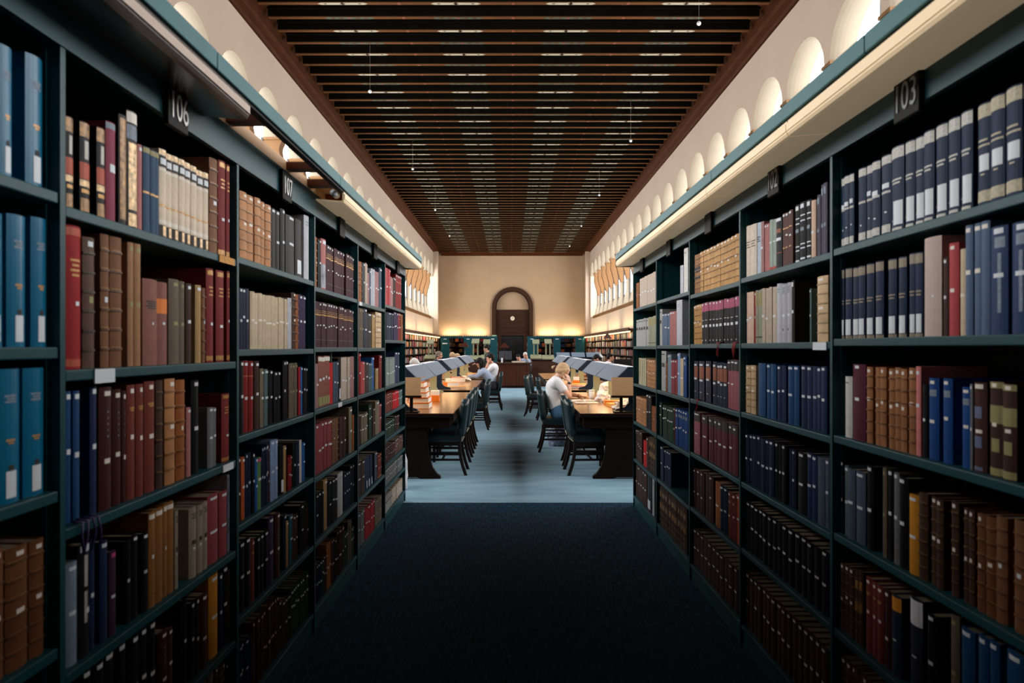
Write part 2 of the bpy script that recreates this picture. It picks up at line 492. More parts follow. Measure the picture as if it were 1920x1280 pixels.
# shallow plaster margin round the arch
mg = MB()
def ringband(mb, r0, r1, y0, y1, key):
    for i in range(N):
        a0 = math.pi - math.pi * i / N; a1 = math.pi - math.pi * (i + 1) / N
        q = [(AX + r0 * math.cos(a0), ASPR + r0 * math.sin(a0)), (AX + r1 * math.cos(a0), ASPR + r1 * math.sin(a0)),
             (AX + r1 * math.cos(a1), ASPR + r1 * math.sin(a1)), (AX + r0 * math.cos(a1), ASPR + r0 * math.sin(a1))]
        mb.prism(q, 'y', y0, y1, key)
    mb.box(AX - r1, AX - r0, y0, y1, 0, ASPR, key); mb.box(AX + r0, AX + r1, y0, y1, 0, ASPR, key)
ringband(mg, AR + .1, AR + .17, YF - .03, YF, 'plaster_far')
mg.build('plaster_margin', wf)
dm = MB()
ringband(dm, AR - .24, AR, YF - .12, YF + .3, 'door_wood')
ringband(dm, AR - .30, AR - .24, YF - .02, YF + .3, 'door_wood')
door = struct(dm.build('door_1'))
pm = MB()
pm.box(AX - 1.1, AX + 1.1, YF + .18, YF + .3, 2.35, 3.93, 'door_wood')
for z in (2.42, 2.75, 3.1, 3.5, 3.85):
    pm.box(AX - 1.09, AX + 1.09, YF + .14, YF + .18, z, z + .05, 'door_wood')
pm.box(AX - 1.1, AX + 1.1, YF + .08, YF + .2, 2.25, 2.37, 'door_wood')
pm.box(AX - 1.1, AX - .72, YF + .1, YF + .3, 0, 2.3, 'door_wood'); pm.box(AX + .72, AX + 1.1, YF + .1, YF + .3, 0, 2.3, 'door_wood')
pm.build('door_panelling', door)
for sx in (-1, 1):
    lm = MB()
    x0, x1 = sorted((AX + sx * .01, AX + sx * .71))
    lm.box(x0, x1, YF + .2, YF + .26, 0, 2.25, 'black_hole')
    for i in range(4):
        for j in range(6):
            xx = x0 + .08 + i * .14; zz = .9 + j * .2
            lm.box(xx, xx + .11, YF + .185, YF + .2, zz, zz + .16, 'black_plastic')
    lf = lm.build('door_leaf', door)
    hb = MB(); hb.tube([(AX + sx * .07, YF + .17, 1.0), (AX + sx * .07, YF + .17, 1.3)], .012, 'brass'); hb.build('door_handle', lf)
# clock
ck = empty('wall_clock', (AX, YF + .12, 3.36))
c1 = MB(); c1.prism([(.14 * math.cos(2 * math.pi * i / 24), .14 * math.sin(2 * math.pi * i / 24)) for i in range(24)], 'y', -.03, .02, 'clock_face'); c1.build('clock_face', ck)
c2 = MB(); c2.prism([(-.008, 0), (.008, 0), (.005, .09), (-.005, .09)], 'y', -.04, -.032, 'black_plastic'); c2.build('clock_hand', ck)
c2 = MB(); c2.prism([(0, -.008), (.065, .0), (0, .01)], 'y', -.04, -.032, 'black_plastic'); c2.build('clock_hand', ck)
tag(ck, 'small round white clock on the dark panelling above the far door', 'clock')
wn_ = MB()
wn_.box(-.34, .34, -.02, 0, -.12, 0, 'label_white')

# cornice and ceiling
def cornice_run(side):
    m = MB()
    prof = [(0, 0), (0, -.34), (.05, -.34), (.07, -.28), (.16, -.24), (.18, -.16), (.27, -.12), (.29, -.05), (.40, -.02), (.40, 0)]
    xw = XL if side == 'left' else XR
    s = 1 if side == 'left' else -1
    m.prism([(xw + s * d, ZC + z) for d, z in prof], 'y', YB, YF, 'cornice_wood')
    return struct(m.build('trim_' + side))
cornice_run('left'); cornice_run('right')
m = MB(); prof = [(0, 0), (0, -.34), (.05, -.34), (.07, -.28), (.16, -.24), (.18, -.16), (.27, -.12), (.29, -.05), (.40, -.02), (.40, 0)]
m.prism([(YF - d, ZC + z) for d, z in prof], 'x', XL + .3, XR - .3, 'cornice_wood')
struct(m.build('trim_far'))
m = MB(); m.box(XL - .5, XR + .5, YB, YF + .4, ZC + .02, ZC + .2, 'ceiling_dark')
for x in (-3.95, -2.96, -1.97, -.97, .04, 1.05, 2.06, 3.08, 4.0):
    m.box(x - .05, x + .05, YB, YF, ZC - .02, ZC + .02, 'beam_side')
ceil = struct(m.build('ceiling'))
def beam_mesh(white):
    m = MB(); zb = -.19
    x0, x1 = XL + .36, XR - .36
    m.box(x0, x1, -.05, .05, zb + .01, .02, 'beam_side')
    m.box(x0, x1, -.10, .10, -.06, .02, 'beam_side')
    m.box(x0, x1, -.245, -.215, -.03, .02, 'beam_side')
    m.box(x0, x1, -.042, .042, zb - .004, zb + .012, 'beam_brown')
    zz = zb - .006
    def lozenge(xa, xb, w, key, z=zz):
        t = w
        m.prism([(xa, 0), (xa + t * 1.5, -w), (xb - t * 1.5, -w), (xb, 0), (xb - t * 1.5, w), (xa + t * 1.5, w)], 'z', z, zb - .002, key)
    for x in (-2.96, -.97, 1.05, 3.08):
        if white:
            lozenge(x - .44, x + .44, .04, 'beam_white'); lozenge(x - .05, x + .05, .045, 'door_wood', zz - .002)
            lozenge(x - .33, x - .27, .02, 'beam_green', zz - .002); lozenge(x + .27, x + .33, .02, 'beam_green', zz - .002)
        else:
            lozenge(x - .46, x + .46, .042, 'beam_green')
            for q in (-.3, -.15, .15, .3): lozenge(x + q - .05, x + q + .05, .022, 'beam_brown', zz - .002)
            lozenge(x - .05, x + .05, .03, 'beam_red', zz - .002)
    for x in (-1.97, .04, 2.06): lozenge(x - .035, x + .035, .04, 'beam_red')
    for s in (-1, 1):
        xe = x0 if s < 0 else x1
        a, b = sorted((xe, xe - s * .55))
        m.box(a, b, .065, .075, zb + .02, 0, 'beam_brown')
        for q in (.30, .38): 
            m.box(min(xe - s * q, xe - s * (q + .03)), max(xe - s * q, xe - s * (q + .03)), .076, .08, zb + .05, zb + .09, 'beam_white')
    return m
bw = beam_mesh(True).build('beam', ceil); bp_ = beam_mesh(False).build('beam', ceil)
bw.location = (0, 13.04, ZC); bp_.location = (0, 12.52, ZC)
y = 13.04; k = 0
i = -28
while True:
    yy = 13.04 + .5215 * i
    if yy > YF - .3: break
    if yy > YB + .3 and i not in (0, -1):
        src = bw if i % 2 == 0 else bp_
        c = src.copy(); c.location = (0, yy, ZC); COL.objects.link(c)
    i += 1

# hanging bulbs
first = None
spots = [(3.0, 10.9), (3.0, 17.1), (3.0, 23.2), (3.0, 29.1), (3.0, 34.9), (-2.85, 13.8), (-2.85, 19.8), (-2.85, 25.7), (-2.85, 31.7)]
ordn = ['first', 'second', 'third', 'fourth', 'fifth']
for i, (x, y) in enumerate(spots):
    if first is None:
        e = empty('hanging_bulb', (x, y, EYE + 5.17))
        b = MB(); b.ball((0, 0, 0), .035, 'white_plastic'); b.build('bulb', e)
        b = MB(); b.tube([(0, 0, .03), (0, 0, ZC - EYE - 5.17)], .0014, 'beam_white', n=5); b.build('cord', e)
        first = e
    else:
        e = copy_tree(first); e.location = (x, y, EYE + 5.17)
    k = i if i < 5 else i - 5
    tag(e, 'white bulb on a cord, %s from the camera, %s ceiling half' % (ordn[k], 'right' if x > 0 else 'left'), 'hanging bulb', 'bulbs hanging from the ceiling')

# ================================================================== THE TWO WALLS OF BOOKCASES
XSL, XSR = 1.024, 1.149          # front planes of the cases
SET = 0.024                      # books stand a little behind the shelf edge
DEP = 0.30
BAYS = {
 'L0': ('L', .56, 1.56, [.351, .0, -.325, -.68, -1.03], 'first bay on the left', None),
 'L1': ('L', 1.56, 2.56, [.327, -.053, -.42, -.757, -1.09], 'bay 106', '106'),
 'L2': ('L', 2.56, 3.565, [.343, -.008, -.337, -.675, -1.03], 'bay 107', '107'),
 'L3': ('L', 3.565, 4.57, [.320, .0, -.330, -.687, -1.03], 'bay next after 107', ''),
 'L4': ('L', 4.57, 5.56, [.310, -.004, -.327, -.678, -1.03], 'second bay after 107', ''),
 'L5': ('L', 5.56, 6.62, [.354, .062, -.325, -.55, -.76, -.97, -1.16], 'last bay on the left', ''),
 'R0': ('R', .45, 1.45, [.35, .03, -.313, -.66, -1.0], 'nearest bay on the right', None),
 'R1': ('R', 1.45, 2.45, [.35, .03, -.313, -.66, -1.0], 'bay 103', '103'),
 'R2': ('R', 2.45, 3.43, [.344, .02, -.322, -.671, -1.0], 'bay next after 103', '102'),
 'R3': ('R', 3.43, 4.40, [.335, .02, -.328, -.67, -1.02], 'second bay after 103', ''),
 'R4': ('R', 4.40, 5.40, [.365, .015, -.335, -.69, -1.03], 'third bay after 103', ''),
 'R5': ('R', 5.40, 6.42, [.36, .01, -.337, -.69, -1.04], 'last bay on the right', ''),
}
ROWN = ['top', 'second', 'third', 'fourth', 'fifth', 'sixth', 'seventh', 'bottom']
def text_mesh(txt, size, key, extrude=.0015):
    cu = bpy.data.curves.new('number', 'FONT'); cu.body = txt; cu.size = size; cu.extrude = extrude
    cu.align_x = 'CENTER'; cu.align_y = 'CENTER'
    t = bpy.data.objects.new('number', cu); COL.objects.link(t)
    bpy.context.view_layer.update()
    me = bpy.data.meshes.new_from_object(t.evaluated_get(bpy.context.evaluated_depsgraph_get()))
    me.name = 'number'
    bpy.data.objects.remove(t)
    me.materials.clear(); me.materials.append(MATS[key])
    o = bpy.data.objects.new('number', me); COL.objects.link(o)
    return o
BAYDESC = {'L0': 'teal steel bookcase bay at the left edge of the photo, holding blue binders',
 'L1': 'teal steel bookcase bay on the left under the large number plate, with cream sets', 'L2': 'teal steel bookcase bay on the left with brown leather sets top left',
 'L3': 'teal steel bookcase bay on the left holding plum sets, just beyond number 107',
 'L4': 'teal steel bookcase bay on the left, second from its far end',
 'L5': 'closely shelved teal steel bookcase bay at the far end of the left side',
 'R0': 'teal steel bookcase bay on the right nearest the camera', 'R1': 'teal steel bookcase bay on the right under number 103',
 'R2': 'teal steel bookcase bay on the right, between number 103 and the tan sets',
 'R3': 'teal steel bookcase bay on the right with tan and black sets',
 'R4': 'teal steel bookcase bay on the right with a nearly empty top shelf',
 'R5': 'teal steel bookcase bay at the far end of the right side'}
for b, (sd, y0, y1, zs, phrase, num) in BAYS.items():
    s = -1 if sd == 'L' else 1
    xf = XSL if sd == 'L' else XSR
    ym = (y0 + y1) / 2
    root = empty('bookcase', (s * xf, ym, 0))
    hl = (y1 - y0) / 2
    tag(root, BAYDESC[b], 'bookcase', 'teal bookcase bays along the aisle')
    def X(a, c): return tuple(sorted((s * a, s * c)))
    for e in (-1, 1):
        m = MB()
        a, c = (-hl, -hl + .009) if e < 0 else (hl - .009, hl)
        m.box(*X(0, DEP), a, c, 0, EYE + .80, 'teal_steel')
        # slotted strip along the inner face
        a2, c2 = (-hl + .009, -hl + .0135) if e < 0 else (hl - .0135, hl - .009)
        m.box(*X(.03, .048), a2, c2, .12, EYE + .69, 'teal_steel')
        m.box(*X(.25, .268), a2, c2, .12, EYE + .69, 'teal_steel')
        m.build('side_panel', root)
    m = MB(); m.box(*X(DEP - .012, DEP), -hl + .009, hl - .009, 0.02, EYE + .80, 'teal_dark'); m.build('back_panel', root)
    m = MB(); m.box(*X(.01, .03), -hl + .009, hl - .009, 0, .095, 'teal_steel'); m.build('plinth', root)
    for z in zs + [-1.385]:
        m = MB(); m.bbox(*X(0.002, DEP - .012), -hl + .013, hl - .013, EYE + z - .026, EYE + z, 'teal_steel', .003)
        m.build('shelf', root)
    m = MB(); m.box(*X(-.004, .016), -hl, hl, EYE + .685, EYE + .80, 'teal_steel')
    m.box(*X(0, DEP), -hl + .009, hl - .009, EYE + .785, EYE + .80, 'teal_steel'); m.build('fascia', root)
    if num is not None:
        m = MB(); m.bbox(*X(-.022, -.004), -.062, .062, EYE + .655, EYE + .785, 'plate_black', .003)
        pl = m.build('number_plate', root)
        if num:
            t = text_mesh(num, .098, 'plate_digit' if sd == 'L' else 'plate_digit_dim')
            t.scale = (.8, 1.15, 1)
            t.rotation_euler = (R(90), 0, R(90) if sd == 'L' else R(-90))
            t.location = (s * -.0235, 0, EYE + .716); t.parent = pl
    def edge_label(yc, w, z, key, hh=.024):
        m = MB(); m.box(*X(-.002, .002), yc - w / 2, yc + w / 2, EYE + z - hh - .002, EYE + z - .001, key)
        m.build('shelf_label', root)
    if b == 'L1':
        edge_label(-.34, .085, -.053, 'label_white', .034); edge_label(.41, .09, -.42, 'label_white'); edge_label(.40, .13, .327, 'label_orange')
    if b == 'L3': edge_label(.02, .09, -.33, 'label_white')
    if b == 'R2': edge_label(-.40, .11, .02, 'label_white', .028)
    if b == 'L4': edge_label(-.42, .09, .31, 'label_white')

# canopies --------------------------------------------------------------
def canopy(sd, y0, y1):
    s = -1 if sd == 'L' else 1
    xf, xo = (XSL, .869) if sd == 'L' else (XSR, .988)
    root = empty('shelf_canopy', (s * xo, (y0 + y1) / 2, EYE + .70))
    yc = (y0 + y1) / 2; zc = EYE + .70
    def X(a, c): return tuple(sorted((s * (a - xo), s * (c - xo))))
    segs = [(y0 + i, min(y0 + i + 1.45, y1)) for i in [k * 1.45 for k in range(int((y1 - y0) / 1.45) + 1)] if y0 + i < y1 - .02]
    for a, c in segs:                                   # teal outer trim
        m = MB(); m.bbox(*X(xo - .006, xo + .03), a - yc + .002, c - yc - .002, EYE + .818 - zc, EYE + .872 - zc, 'teal_trim', .004)
        m.box(*X(xo + .004, xo + .03), a - yc, c - yc, EYE + .808 - zc, EYE + .818 - zc, 'plate_black'); m.build('trim_rail', root)
    def panel(a, c, key, lipkey, top=True):
        m = MB()
        # lip, rounded corner and soffit in one bent profile
        pr = [(xo + .004, .812), (xo + .002, .768), (xo + .008, .759), (xo + .02, .756), (xf - .005, .768), (xf - .005, .776), (xo + .02, .765), (xo + .012, .768), (xo + .012, .812)]
        m.prism([(s * (x - xo), EYE + z - zc) for x, z in pr], 'y', a - yc, c - yc, key)
        o = m.build('soffit_panel', root)
        m = MB(); m.box(*X(xo - .002, xo + .004), a - yc, c - yc, EYE + .775 - zc, EYE + .80 - zc, lipkey); m.build('lip', o)
        if top:
            m = MB(); m.box(*X(xo + .01, xf + DEP), a - yc, c - yc, EYE + .845 - zc, EYE + .865 - zc, 'pale_wood'); m.build('top_board', root)
    # inner wooden rail above the fascia
    m = MB(); m.box(*X(xf + .0, xf + .035), y0 - yc, y1 - yc, EYE + .80 - zc, EYE + .852 - zc, 'pale_wood'); m.build('inner_rail', root)
    if sd == 'L':
        panel(y0, 2.27, 'canopy_metal', 'canopy_edge'); 
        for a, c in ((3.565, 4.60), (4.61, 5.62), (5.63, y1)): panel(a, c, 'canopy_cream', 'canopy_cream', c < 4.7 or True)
        for yb in (2.48, 3.14, 3.46, 3.80):
            m = MB(); m.box(*X(xo + .03, xf), yb - .03 - yc, yb + .03 - yc, EYE + .812 - zc, EYE + .845 - zc, 'bar_wood'); m.build('cross_bar', root)
        # loose fitting hanging in the open section
        m = MB(); m.tube([(s * .05, 3.53 - yc, EYE + .80 - zc), (s * .05, 3.60 - yc, EYE + .80 - zc)], .018, 'label_white'); m.build('tube_socket', root)
    else:
        yy = y0
        while yy < y1 - .05:
            e = min(yy + 1.0, y1)
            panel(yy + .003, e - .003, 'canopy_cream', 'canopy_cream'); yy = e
    m = MB(); m.box(*X(xo, xf + .02), y1 - yc, y1 - yc + .012, EYE + .755 - zc, EYE + .87 - zc, 'leaf_black'); m.build('end_cap', root)
    return root
tag(canopy('L', .56, 6.62), 'teal edged canopy over the left bookcases, one section open to its cross bars', 'canopy')
tag(canopy('R', .45, 6.42), 'teal edged canopy with cream panels running over the right bookcases', 'canopy')

# ------------------------------------------------------------------ book styles
WHT, GLD, SIL, KHA = 'label_white', 'gilt', 'silver_print', 'khaki_print'
mat('gilt', (186, 138, 72), 0.4, metal=0.25, var=0.35, scale=160)
mat('silver_print', (188, 186, 178), 0.5, var=0.25, scale=160)
mat('khaki_print', (148, 140, 90), 0.6, var=0.1)
mat('ink', (44, 38, 34), 0.7, var=0.1)
mat('red_patch', (176, 74, 46), 0.6, var=0.15)
mat('magenta_patch', (168, 66, 104), 0.6, var=0.15, scale=60)
mat('orange_patch', (142, 74, 44), 0.6, var=0.2, scale=60)
mat('print_faint', (120, 134, 150), 0.6, var=0.3, scale=120)
mat('ornate_gold', (226, 190, 140), 0.4, var=0.75, scale=75, metal=0.1)
mat('ornate_dim', (150, 108, 56), 0.4, var=0.8, scale=75, metal=0.1)
mat('pink_top', (196, 70, 130), 0.6, var=0)
mat('oval_blue', (96, 106, 140), 0.6, var=0.2)
def dots(z1=.94, z2=.52, w=.26, key=WHT):
    return [(z1 - .02, z1 + .018, .5 - w, .5 + w, key, .0006), (z2 - .02, z2 + .02, .5 - w, .5 + w, key, .0006)]
def ribs(n, key, gold=True):
    out = []
    for i in range(n):
        z = .14 + .74 * i / (n - 1)
        out.append((z - .008, z + .008, 0, 1, key, .003))
        if gold: out.append((z + .012, z + .016, .06, .94, GLD, .0005))
    return out
STY = {}
mat('cream_print', (184, 174, 148), 0.6, var=0.25, scale=160)
def sty(k, rgb, desc, deco=(), rough=.55, var=.12, scale=40, bump=.03):
    mat('book_' + k, rgb, rough + .1, var=var, scale=scale, bump=bump, spec=.35 if k == 'binder' else .18)
    STY[k] = ('book_' + k, desc, list(deco))
def lines(z, key, n=2, dz=.03, w=.38):
    return [(z - i * dz - .008, z - i * dz + .008, .5 - w + .08 * (i % 2), .5 + w - .08 * (i % 2), key, .0005) for i in range(n)]
sty('binder', (8, 104, 140), 'glossy blue binder with white spine label', [(.04, .24, .30, .74, WHT, .0008), (.245, .285, .40, .62, 'ink', .0008)] + lines(.8, 'print_faint', 3, .022, .25) + lines(.47, 'gilt', 2, .022, .2), .22, .05, 6, 0)
sty('blkband', (24, 22, 26), 'black book with red and gilt spine panels', [(.84, .99, 0, 1, 'ornate_dim', .0006), (.60, .80, .3, .7, 'silver_print', .0006), (.38, .56, 0, 1, 'red_patch', .0006), (.30, .37, 0, 1, 'ornate_gold', .0007), (.23, .27, .1, .9, 'gilt', .0006), (.03, .17, .05, .95, 'ornate_dim', .0006)], .4)
sty('rose', (136, 52, 72), 'rose red cloth book', [(.93, .99, 0, 1, 'print_faint', .0005), (.5, .58, .25, .8, WHT, .0005)], .45)
sty('ornate', (40, 30, 26), 'tall black book with bright gilt ornament', [(.90, .99, 0, 1, 'paper', .0005), (.76, .88, 0, 1, 'print_faint', .0005), (.16, .73, .1, .9, 'ornate_gold', .0006), (.02, .13, .1, .9, 'ornate_gold', .0006)], .35)
sty('ornate2', (30, 24, 22), 'black book with dull gilt ornament', [(.06, .97, .1, .9, 'ornate_dim', .0006)], .35)
sty('pink', (176, 116, 114), 'faded pink cloth book', dots(.95, .5, .3)[:1])
sty('slate', (58, 82, 106), 'slate blue book with thin gilt line', [(.93, .99, 0, 1, 'khaki_print', .0005), (.46, .485, 0, 1, GLD, .0006)])
sty('creamset', (220, 204, 182), 'cream volume with dark lettered bands', [(.94, .99, 0, 1, 'ornate_gold', .0006), (.80, .93, 0, 1, 'ink', .0005), (.83, .90, .1, .9, WHT, .0007), (.76, .785, 0, 1, 'paper', .0006), (.36, .38, 0, 1, 'gilt', .0006), (.17, .21, 0, 1, 'paper', .0006), (.02, .15, 0, 1, 'ink', .0005), (.03, .14, .3, .9, 'ornate_gold', .0007)], .5)
sty('brown', (122, 82, 56), 'brown leather book with raised bands', ribs(5, 'book_brown_') if False else [], .5)
def leather(k, rgb, desc, gold=True, extra=(), n=6):
    mat('book_' + k, rgb, .55, var=.22, scale=16, bump=.05, spec=.2)
    mat('book_' + k + '_rib', tuple(int(c * .80) for c in rgb), .5, var=.2, scale=16)
    STY[k] = ('book_' + k, desc, ribs(n, 'book_' + k + '_rib', gold) + list(extra))
leather('brown', (124, 82, 56), 'brown leather book with raised bands', True, [(.52, .56, .35, .65, WHT, .0008)])
leather('dkleather', (88, 66, 54), 'worn dark brown leather book', False, [(.93, .97, .3, .7, WHT, .0006), (.5, .55, .35, .7, 'khaki_print', .0006)])
leather('tan', (184, 128, 84), 'tan leather book with raised bands', True, dots(.95, .52, .2, 'paper'))
leather('tanset', (194, 146, 88), 'golden tan leather volume with raised bands', True, dots(.96, .53, .25, 'paper'))
leather('tandark', (150, 104, 60), 'tan leather volume with dark title panels', True, [(.55, .68, 0, 1, 'ink', .0006), (.38, .46, 0, 1, 'ink', .0006)])
leather('paletan', (206, 176, 136), 'pale tan leather book with raised bands', True, dots(.95, .5, .25, 'paper'))
leather('orangeleather', (152, 88, 44), 'orange brown leather book', True, [(.5, .54, .4, .6, 'paper', .0006)])
leather('dktan', (112, 70, 42), 'shade-toned tan leather book with bands', True, dots(.95, .5, .2, 'paper'))  # copy of tan with lower-shelf shade put into its colour
leather('midtan', (158, 106, 68), 'shade-toned tan leather book with raised bands', True, dots(.95, .55, .22, 'paper'))  # copy of tan carrying some shelf shade in its colour
leather('bkleather', (70, 47, 36), 'shade-toned brown leather volume', True, dots(.96, .5, .22, 'paper'))  # brown deepened to carry lower-shelf shade in its colour
leather('dkset', (66, 46, 34), 'old brown leather volume with gilt', True, [(.42, .58, .1, .9, 'ornate_dim', .0007), (.75, .86, .15, .85, 'ornate_dim', .0007)])
sty('maroon', (122, 42, 44), 'maroon cloth book with gilt lettering', [(.93, .98, .1, .9, 'gilt', .0005), (.40, .43, .35, .7, WHT, .0006), (.02, .07, 0, 1, 'gilt', .0005)] + lines(.80, 'gilt', 3, .04, .3))
sty('redtall', (150, 34, 38), 'tall red cloth book with gilt title', [(.93, .985, .0, 1, 'red_patch', .0005), (.47, .5, .4, .7, WHT, .0006), (.02, .07, 0, 1, 'red_patch', .0005)] + lines(.76, 'gilt', 4, .035, .32))
sty('ltbrown', (160, 118, 86), 'light brown cloth book', dots(.95, .5, .3, 'khaki_print'))
sty('mauve', (138, 92, 82), 'thick mauve brown book', lines(.74, 'ink', 4, .025, .36) + [(.50, .53, .5, .62, WHT, .0006)])
sty('mauvelab', (138, 90, 84), 'mauve book with orange title label', [(.62, .80, 0, 1, 'orange', .0006), (.50, .53, .4, .6, WHT, .0006)])
sty('greybrown', (104, 92, 78), 'grey brown cloth book', dots(.94, .48, .2, 'khaki_print'))
sty('tanplain', (176, 142, 96), 'plain tan book', dots(.95, .55, .3)[:1])
sty('bluej', (28, 72, 116), 'blue bound journal with white tags', dots(.96, .52, .3) + lines(.88, 'maroon_line', 1) if False else dots(.96, .52, .3), .4)
sty('navyj', (30, 46, 82), 'navy bound journal with white tags', dots(.96, .52, .3), .45)
sty('dkmaroon', (64, 26, 26), 'very dark maroon book with white tags', dots(.95, .42, .22, 'paper') + lines(.8, 'print_faint', 5, .05, .05), .45)
sty('redbrown', (118, 54, 46), 'red brown cloth book', dots(.95, .52, .2, 'paper') + lines(.8, 'gilt', 2, .02, .3))
sty('black', (13, 14, 17), 'black book with small white tags', dots(.96, .5, .25), .4)
sty('blackw', (30, 30, 32), 'black book with white upright lettering', [(.93, .99, .1, .9, WHT, .0006), (.62, .90, .35, .65, 'silver_print', .0006), (.30, .58, .35, .6, 'silver_print', .0006), (.38, .43, .5, .95, WHT, .0008)], .4)
sty('grey', (112, 114, 116), 'grey book with small white tags', dots(.96, .5, .3))
sty('ltblue', (126, 146, 164), 'pale grey blue book with white tags', dots(.95, .52, .28))
sty('mustard', (146, 98, 50), 'mustard brown book with white tag', [(.93, .98, .1, .9, 'paper', .0005), (.50, .54, .35, .65, WHT, .0006)])
sty('creambk', (158, 146, 128), 'cream paperback with dark lettering', lines(.92, 'ink', 3, .03, .3) + [(.48, .54, .2, .7, 'ink', .0006), (.42, .45, .3, .6, WHT, .0006)])
sty('redpink', (180, 72, 76), 'red pink cloth book with white tag', dots(.95, .48, .2, 'paper'))
sty('marbled', (150, 150, 156), 'black and white patterned book', [(.03, .97, .1, .9, 'bag_print', .0005)])
sty('orangebk', (206, 140, 40), 'orange yellow book', dots(.95, .5, .3))
sty('orangered', (190, 92, 50), 'orange red book with white tags', dots(.95, .5, .3))
sty('purpletag', (64, 40, 60), 'dark purple book with pink tag', [(.93, .98, .2, .8, 'pink_top', .0006)] + dots(.5, .4, .25))
sty('whitebk', (214, 212, 208), 'white book', lines(.9, 'ink', 1, .02, .2))
sty('greybox', (190, 192, 200), 'pale grey box file', lines(.9, 'print_faint', 2, .04, .3))
sty('blacklab', (16, 16, 19), 'black book, tall white foot label', [(.06, .3, .2, .85, WHT, .0007)], .4)
sty('creamthin', (206, 188, 160), 'cream thin pamphlet', dots(.5, .45, .4, 'paper')[:1])
sty('crimson', (160, 30, 42), 'crimson book with white tags', dots(.95, .5, .3))
sty('dkred', (128, 28, 28), 'dark red book with white tags', [(.78, .79, 0, 1, 'gilt', .0005)] + dots(.95, .45, .25))
sty('greyteal', (84, 108, 108), 'grey teal book with white tags', dots(.95, .5, .3))
sty('blue', (36, 94, 160), 'blue book with white tags', dots(.96, .5, .3), .4)
sty('green', (96, 136, 84), 'green book with pink top', [(.93, .99, 0, 1, 'pink_top', .0006), (.55, .6, .2, .8, WHT, .0006)])
sty('skyblue', (134, 162, 198), 'sky blue book with white tags', dots(.96, .52, .3))
sty('navy', (22, 34, 60), 'navy book with white tags', dots(.96, .5, .28), .42)
sty('purple', (58, 42, 76), 'purple book with white tags', dots(.95, .5, .3))
sty('teal', (40, 98, 112), 'teal blue book with white tags', dots(.95, .5, .3))
sty('plum', (78, 50, 56), 'plum volume with gilt title panel', [(.70, .73, 0, 1, GLD, .0006), (.76, .77, 0, 1, GLD, .0006), (.80, .81, .1, .9, GLD, .0005), (.93, .97, .3, .7, WHT, .0006), (.46, .49, .3, .7, WHT, .0006), (.16, .165, .1, .9, 'print_faint', .0005)])
sty('pinkblack', (176, 112, 106), 'pink and black mottled book', [(.04, .5, 0, 1, 'bag_print', .0005), (.85, .97, .1, .9, 'marble_', .0005)] if False else [(.04, .5, 0, 1, 'bag_print', .0005), (.90, .97, .2, .8, WHT, .0006)])
sty('brownset', (146, 92, 78), 'brown volume, white top, cream foot', [(.90, .98, 0, 1, 'paper', .0005), (.52, .57, .2, .9, WHT, .0006), (.03, .2, 0, 1, 'khaki_print', .0005)])
sty('red', (196, 26, 34), 'bright red book with white tags', dots(.92, .5, .3))
sty('greynavy', (74, 88, 106), 'grey navy book with white tags', dots(.95, .5, .3))
sty('beige', (192, 176, 160), 'beige cloth volume', dots(.97, .47, .3)[1:])
sty('pinkgrey', (166, 122, 122), 'pink grey volume with white tag', dots(.97, .5, .3)[1:])
sty('redcloth', (148, 66, 72), 'dusty red volume with white tags', dots(.95, .48, .3))
sty('dkbrown', (66, 44, 36), 'dark brown book with white tags', dots(.95, .5, .25))
sty('greytan', (124, 112, 92), 'grey tan book with white tags', dots(.93, .5, .3))
sty('orangebrown', (168, 104, 56), 'orange brown book with white tag', dots(.95, .5, .3)[1:])
sty('bluelab', (36, 60, 92), 'blue volume, tall white foot label', [(.04, .28, .3, .8, WHT, .0007)])
sty('greengrey', (132, 148, 142), 'grey green journal volume', dots(.95, .45, .25)[1:] + [(.96, .97, 0, 1, 'ink', .0005)])
sty('dkgreen', (36, 62, 48), 'dark green volume with white tags', dots(.9, .6, .3))
sty('whiteset', (166, 168, 166), 'pale grey paperback', [(.6, .7, .2, .8, 'ink', .0006), (.9, .93, .2, .8, 'ink', .0005)])
sty('navyA', (18, 42, 70), 'silver banded navy volume, small white tag', [(.885, .985, 0, 1, SIL, .0006), (.56, .62, .15, .8, WHT, .0008), (.52, .55, .05, .95, SIL, .0006), (.25, .27, .3, .5, WHT, .0006), (.03, .13, 0.05, .95, SIL, .0006)], .45, .06)
sty('navyB', (18, 42, 70), 'silver banded navy volume, tall white label', [(.86, .985, 0, 1, SIL, .0006), (.60, .62, .12, .9, SIL, .0006), (.56, .58, .2, .8, SIL, .0006), (.08, .36, .05, .66, WHT, .0009), (.13, .14, .6, 1, SIL, .0006), (.02, .05, .1, .9, SIL, .0006)], .45, .06)
sty('navyC', (18, 42, 70), 'thick navy volume with square white label', [(.86, .985, 0, 1, 'cream_print', .0006), (.58, .60, .05, .95, 'cream_print', .0006), (.63, .65, .15, .85, 'cream_print', .0006), (.34, .50, .08, .72, WHT, .0009), (.30, .315, .3, .6, 'cream_print', .0006), (.04, .15, 0, 1, 'cream_print', .0006)], .45, .06)
sty('navyD', (17, 38, 68), 'bronze topped dark navy volume, white label', [(.87, .985, 0, 1, 'bronze_print', .0006), (.53, .55, .1, .9, 'bronze_print', .0006), (.49, .51, .15, .8, 'bronze_print', .0006), (.05, .27, .1, .74, WHT, .0009), (.0, .04, 0, 1, 'bronze_print', .0006)], .45, .06)
mat('bronze_print', (136, 122, 102), 0.5, var=0.3, scale=160)
sty('beigethick', (196, 176, 166), 'very thick beige book', [(.40, .42, .3, .4, WHT, .0006)], .6, .06)
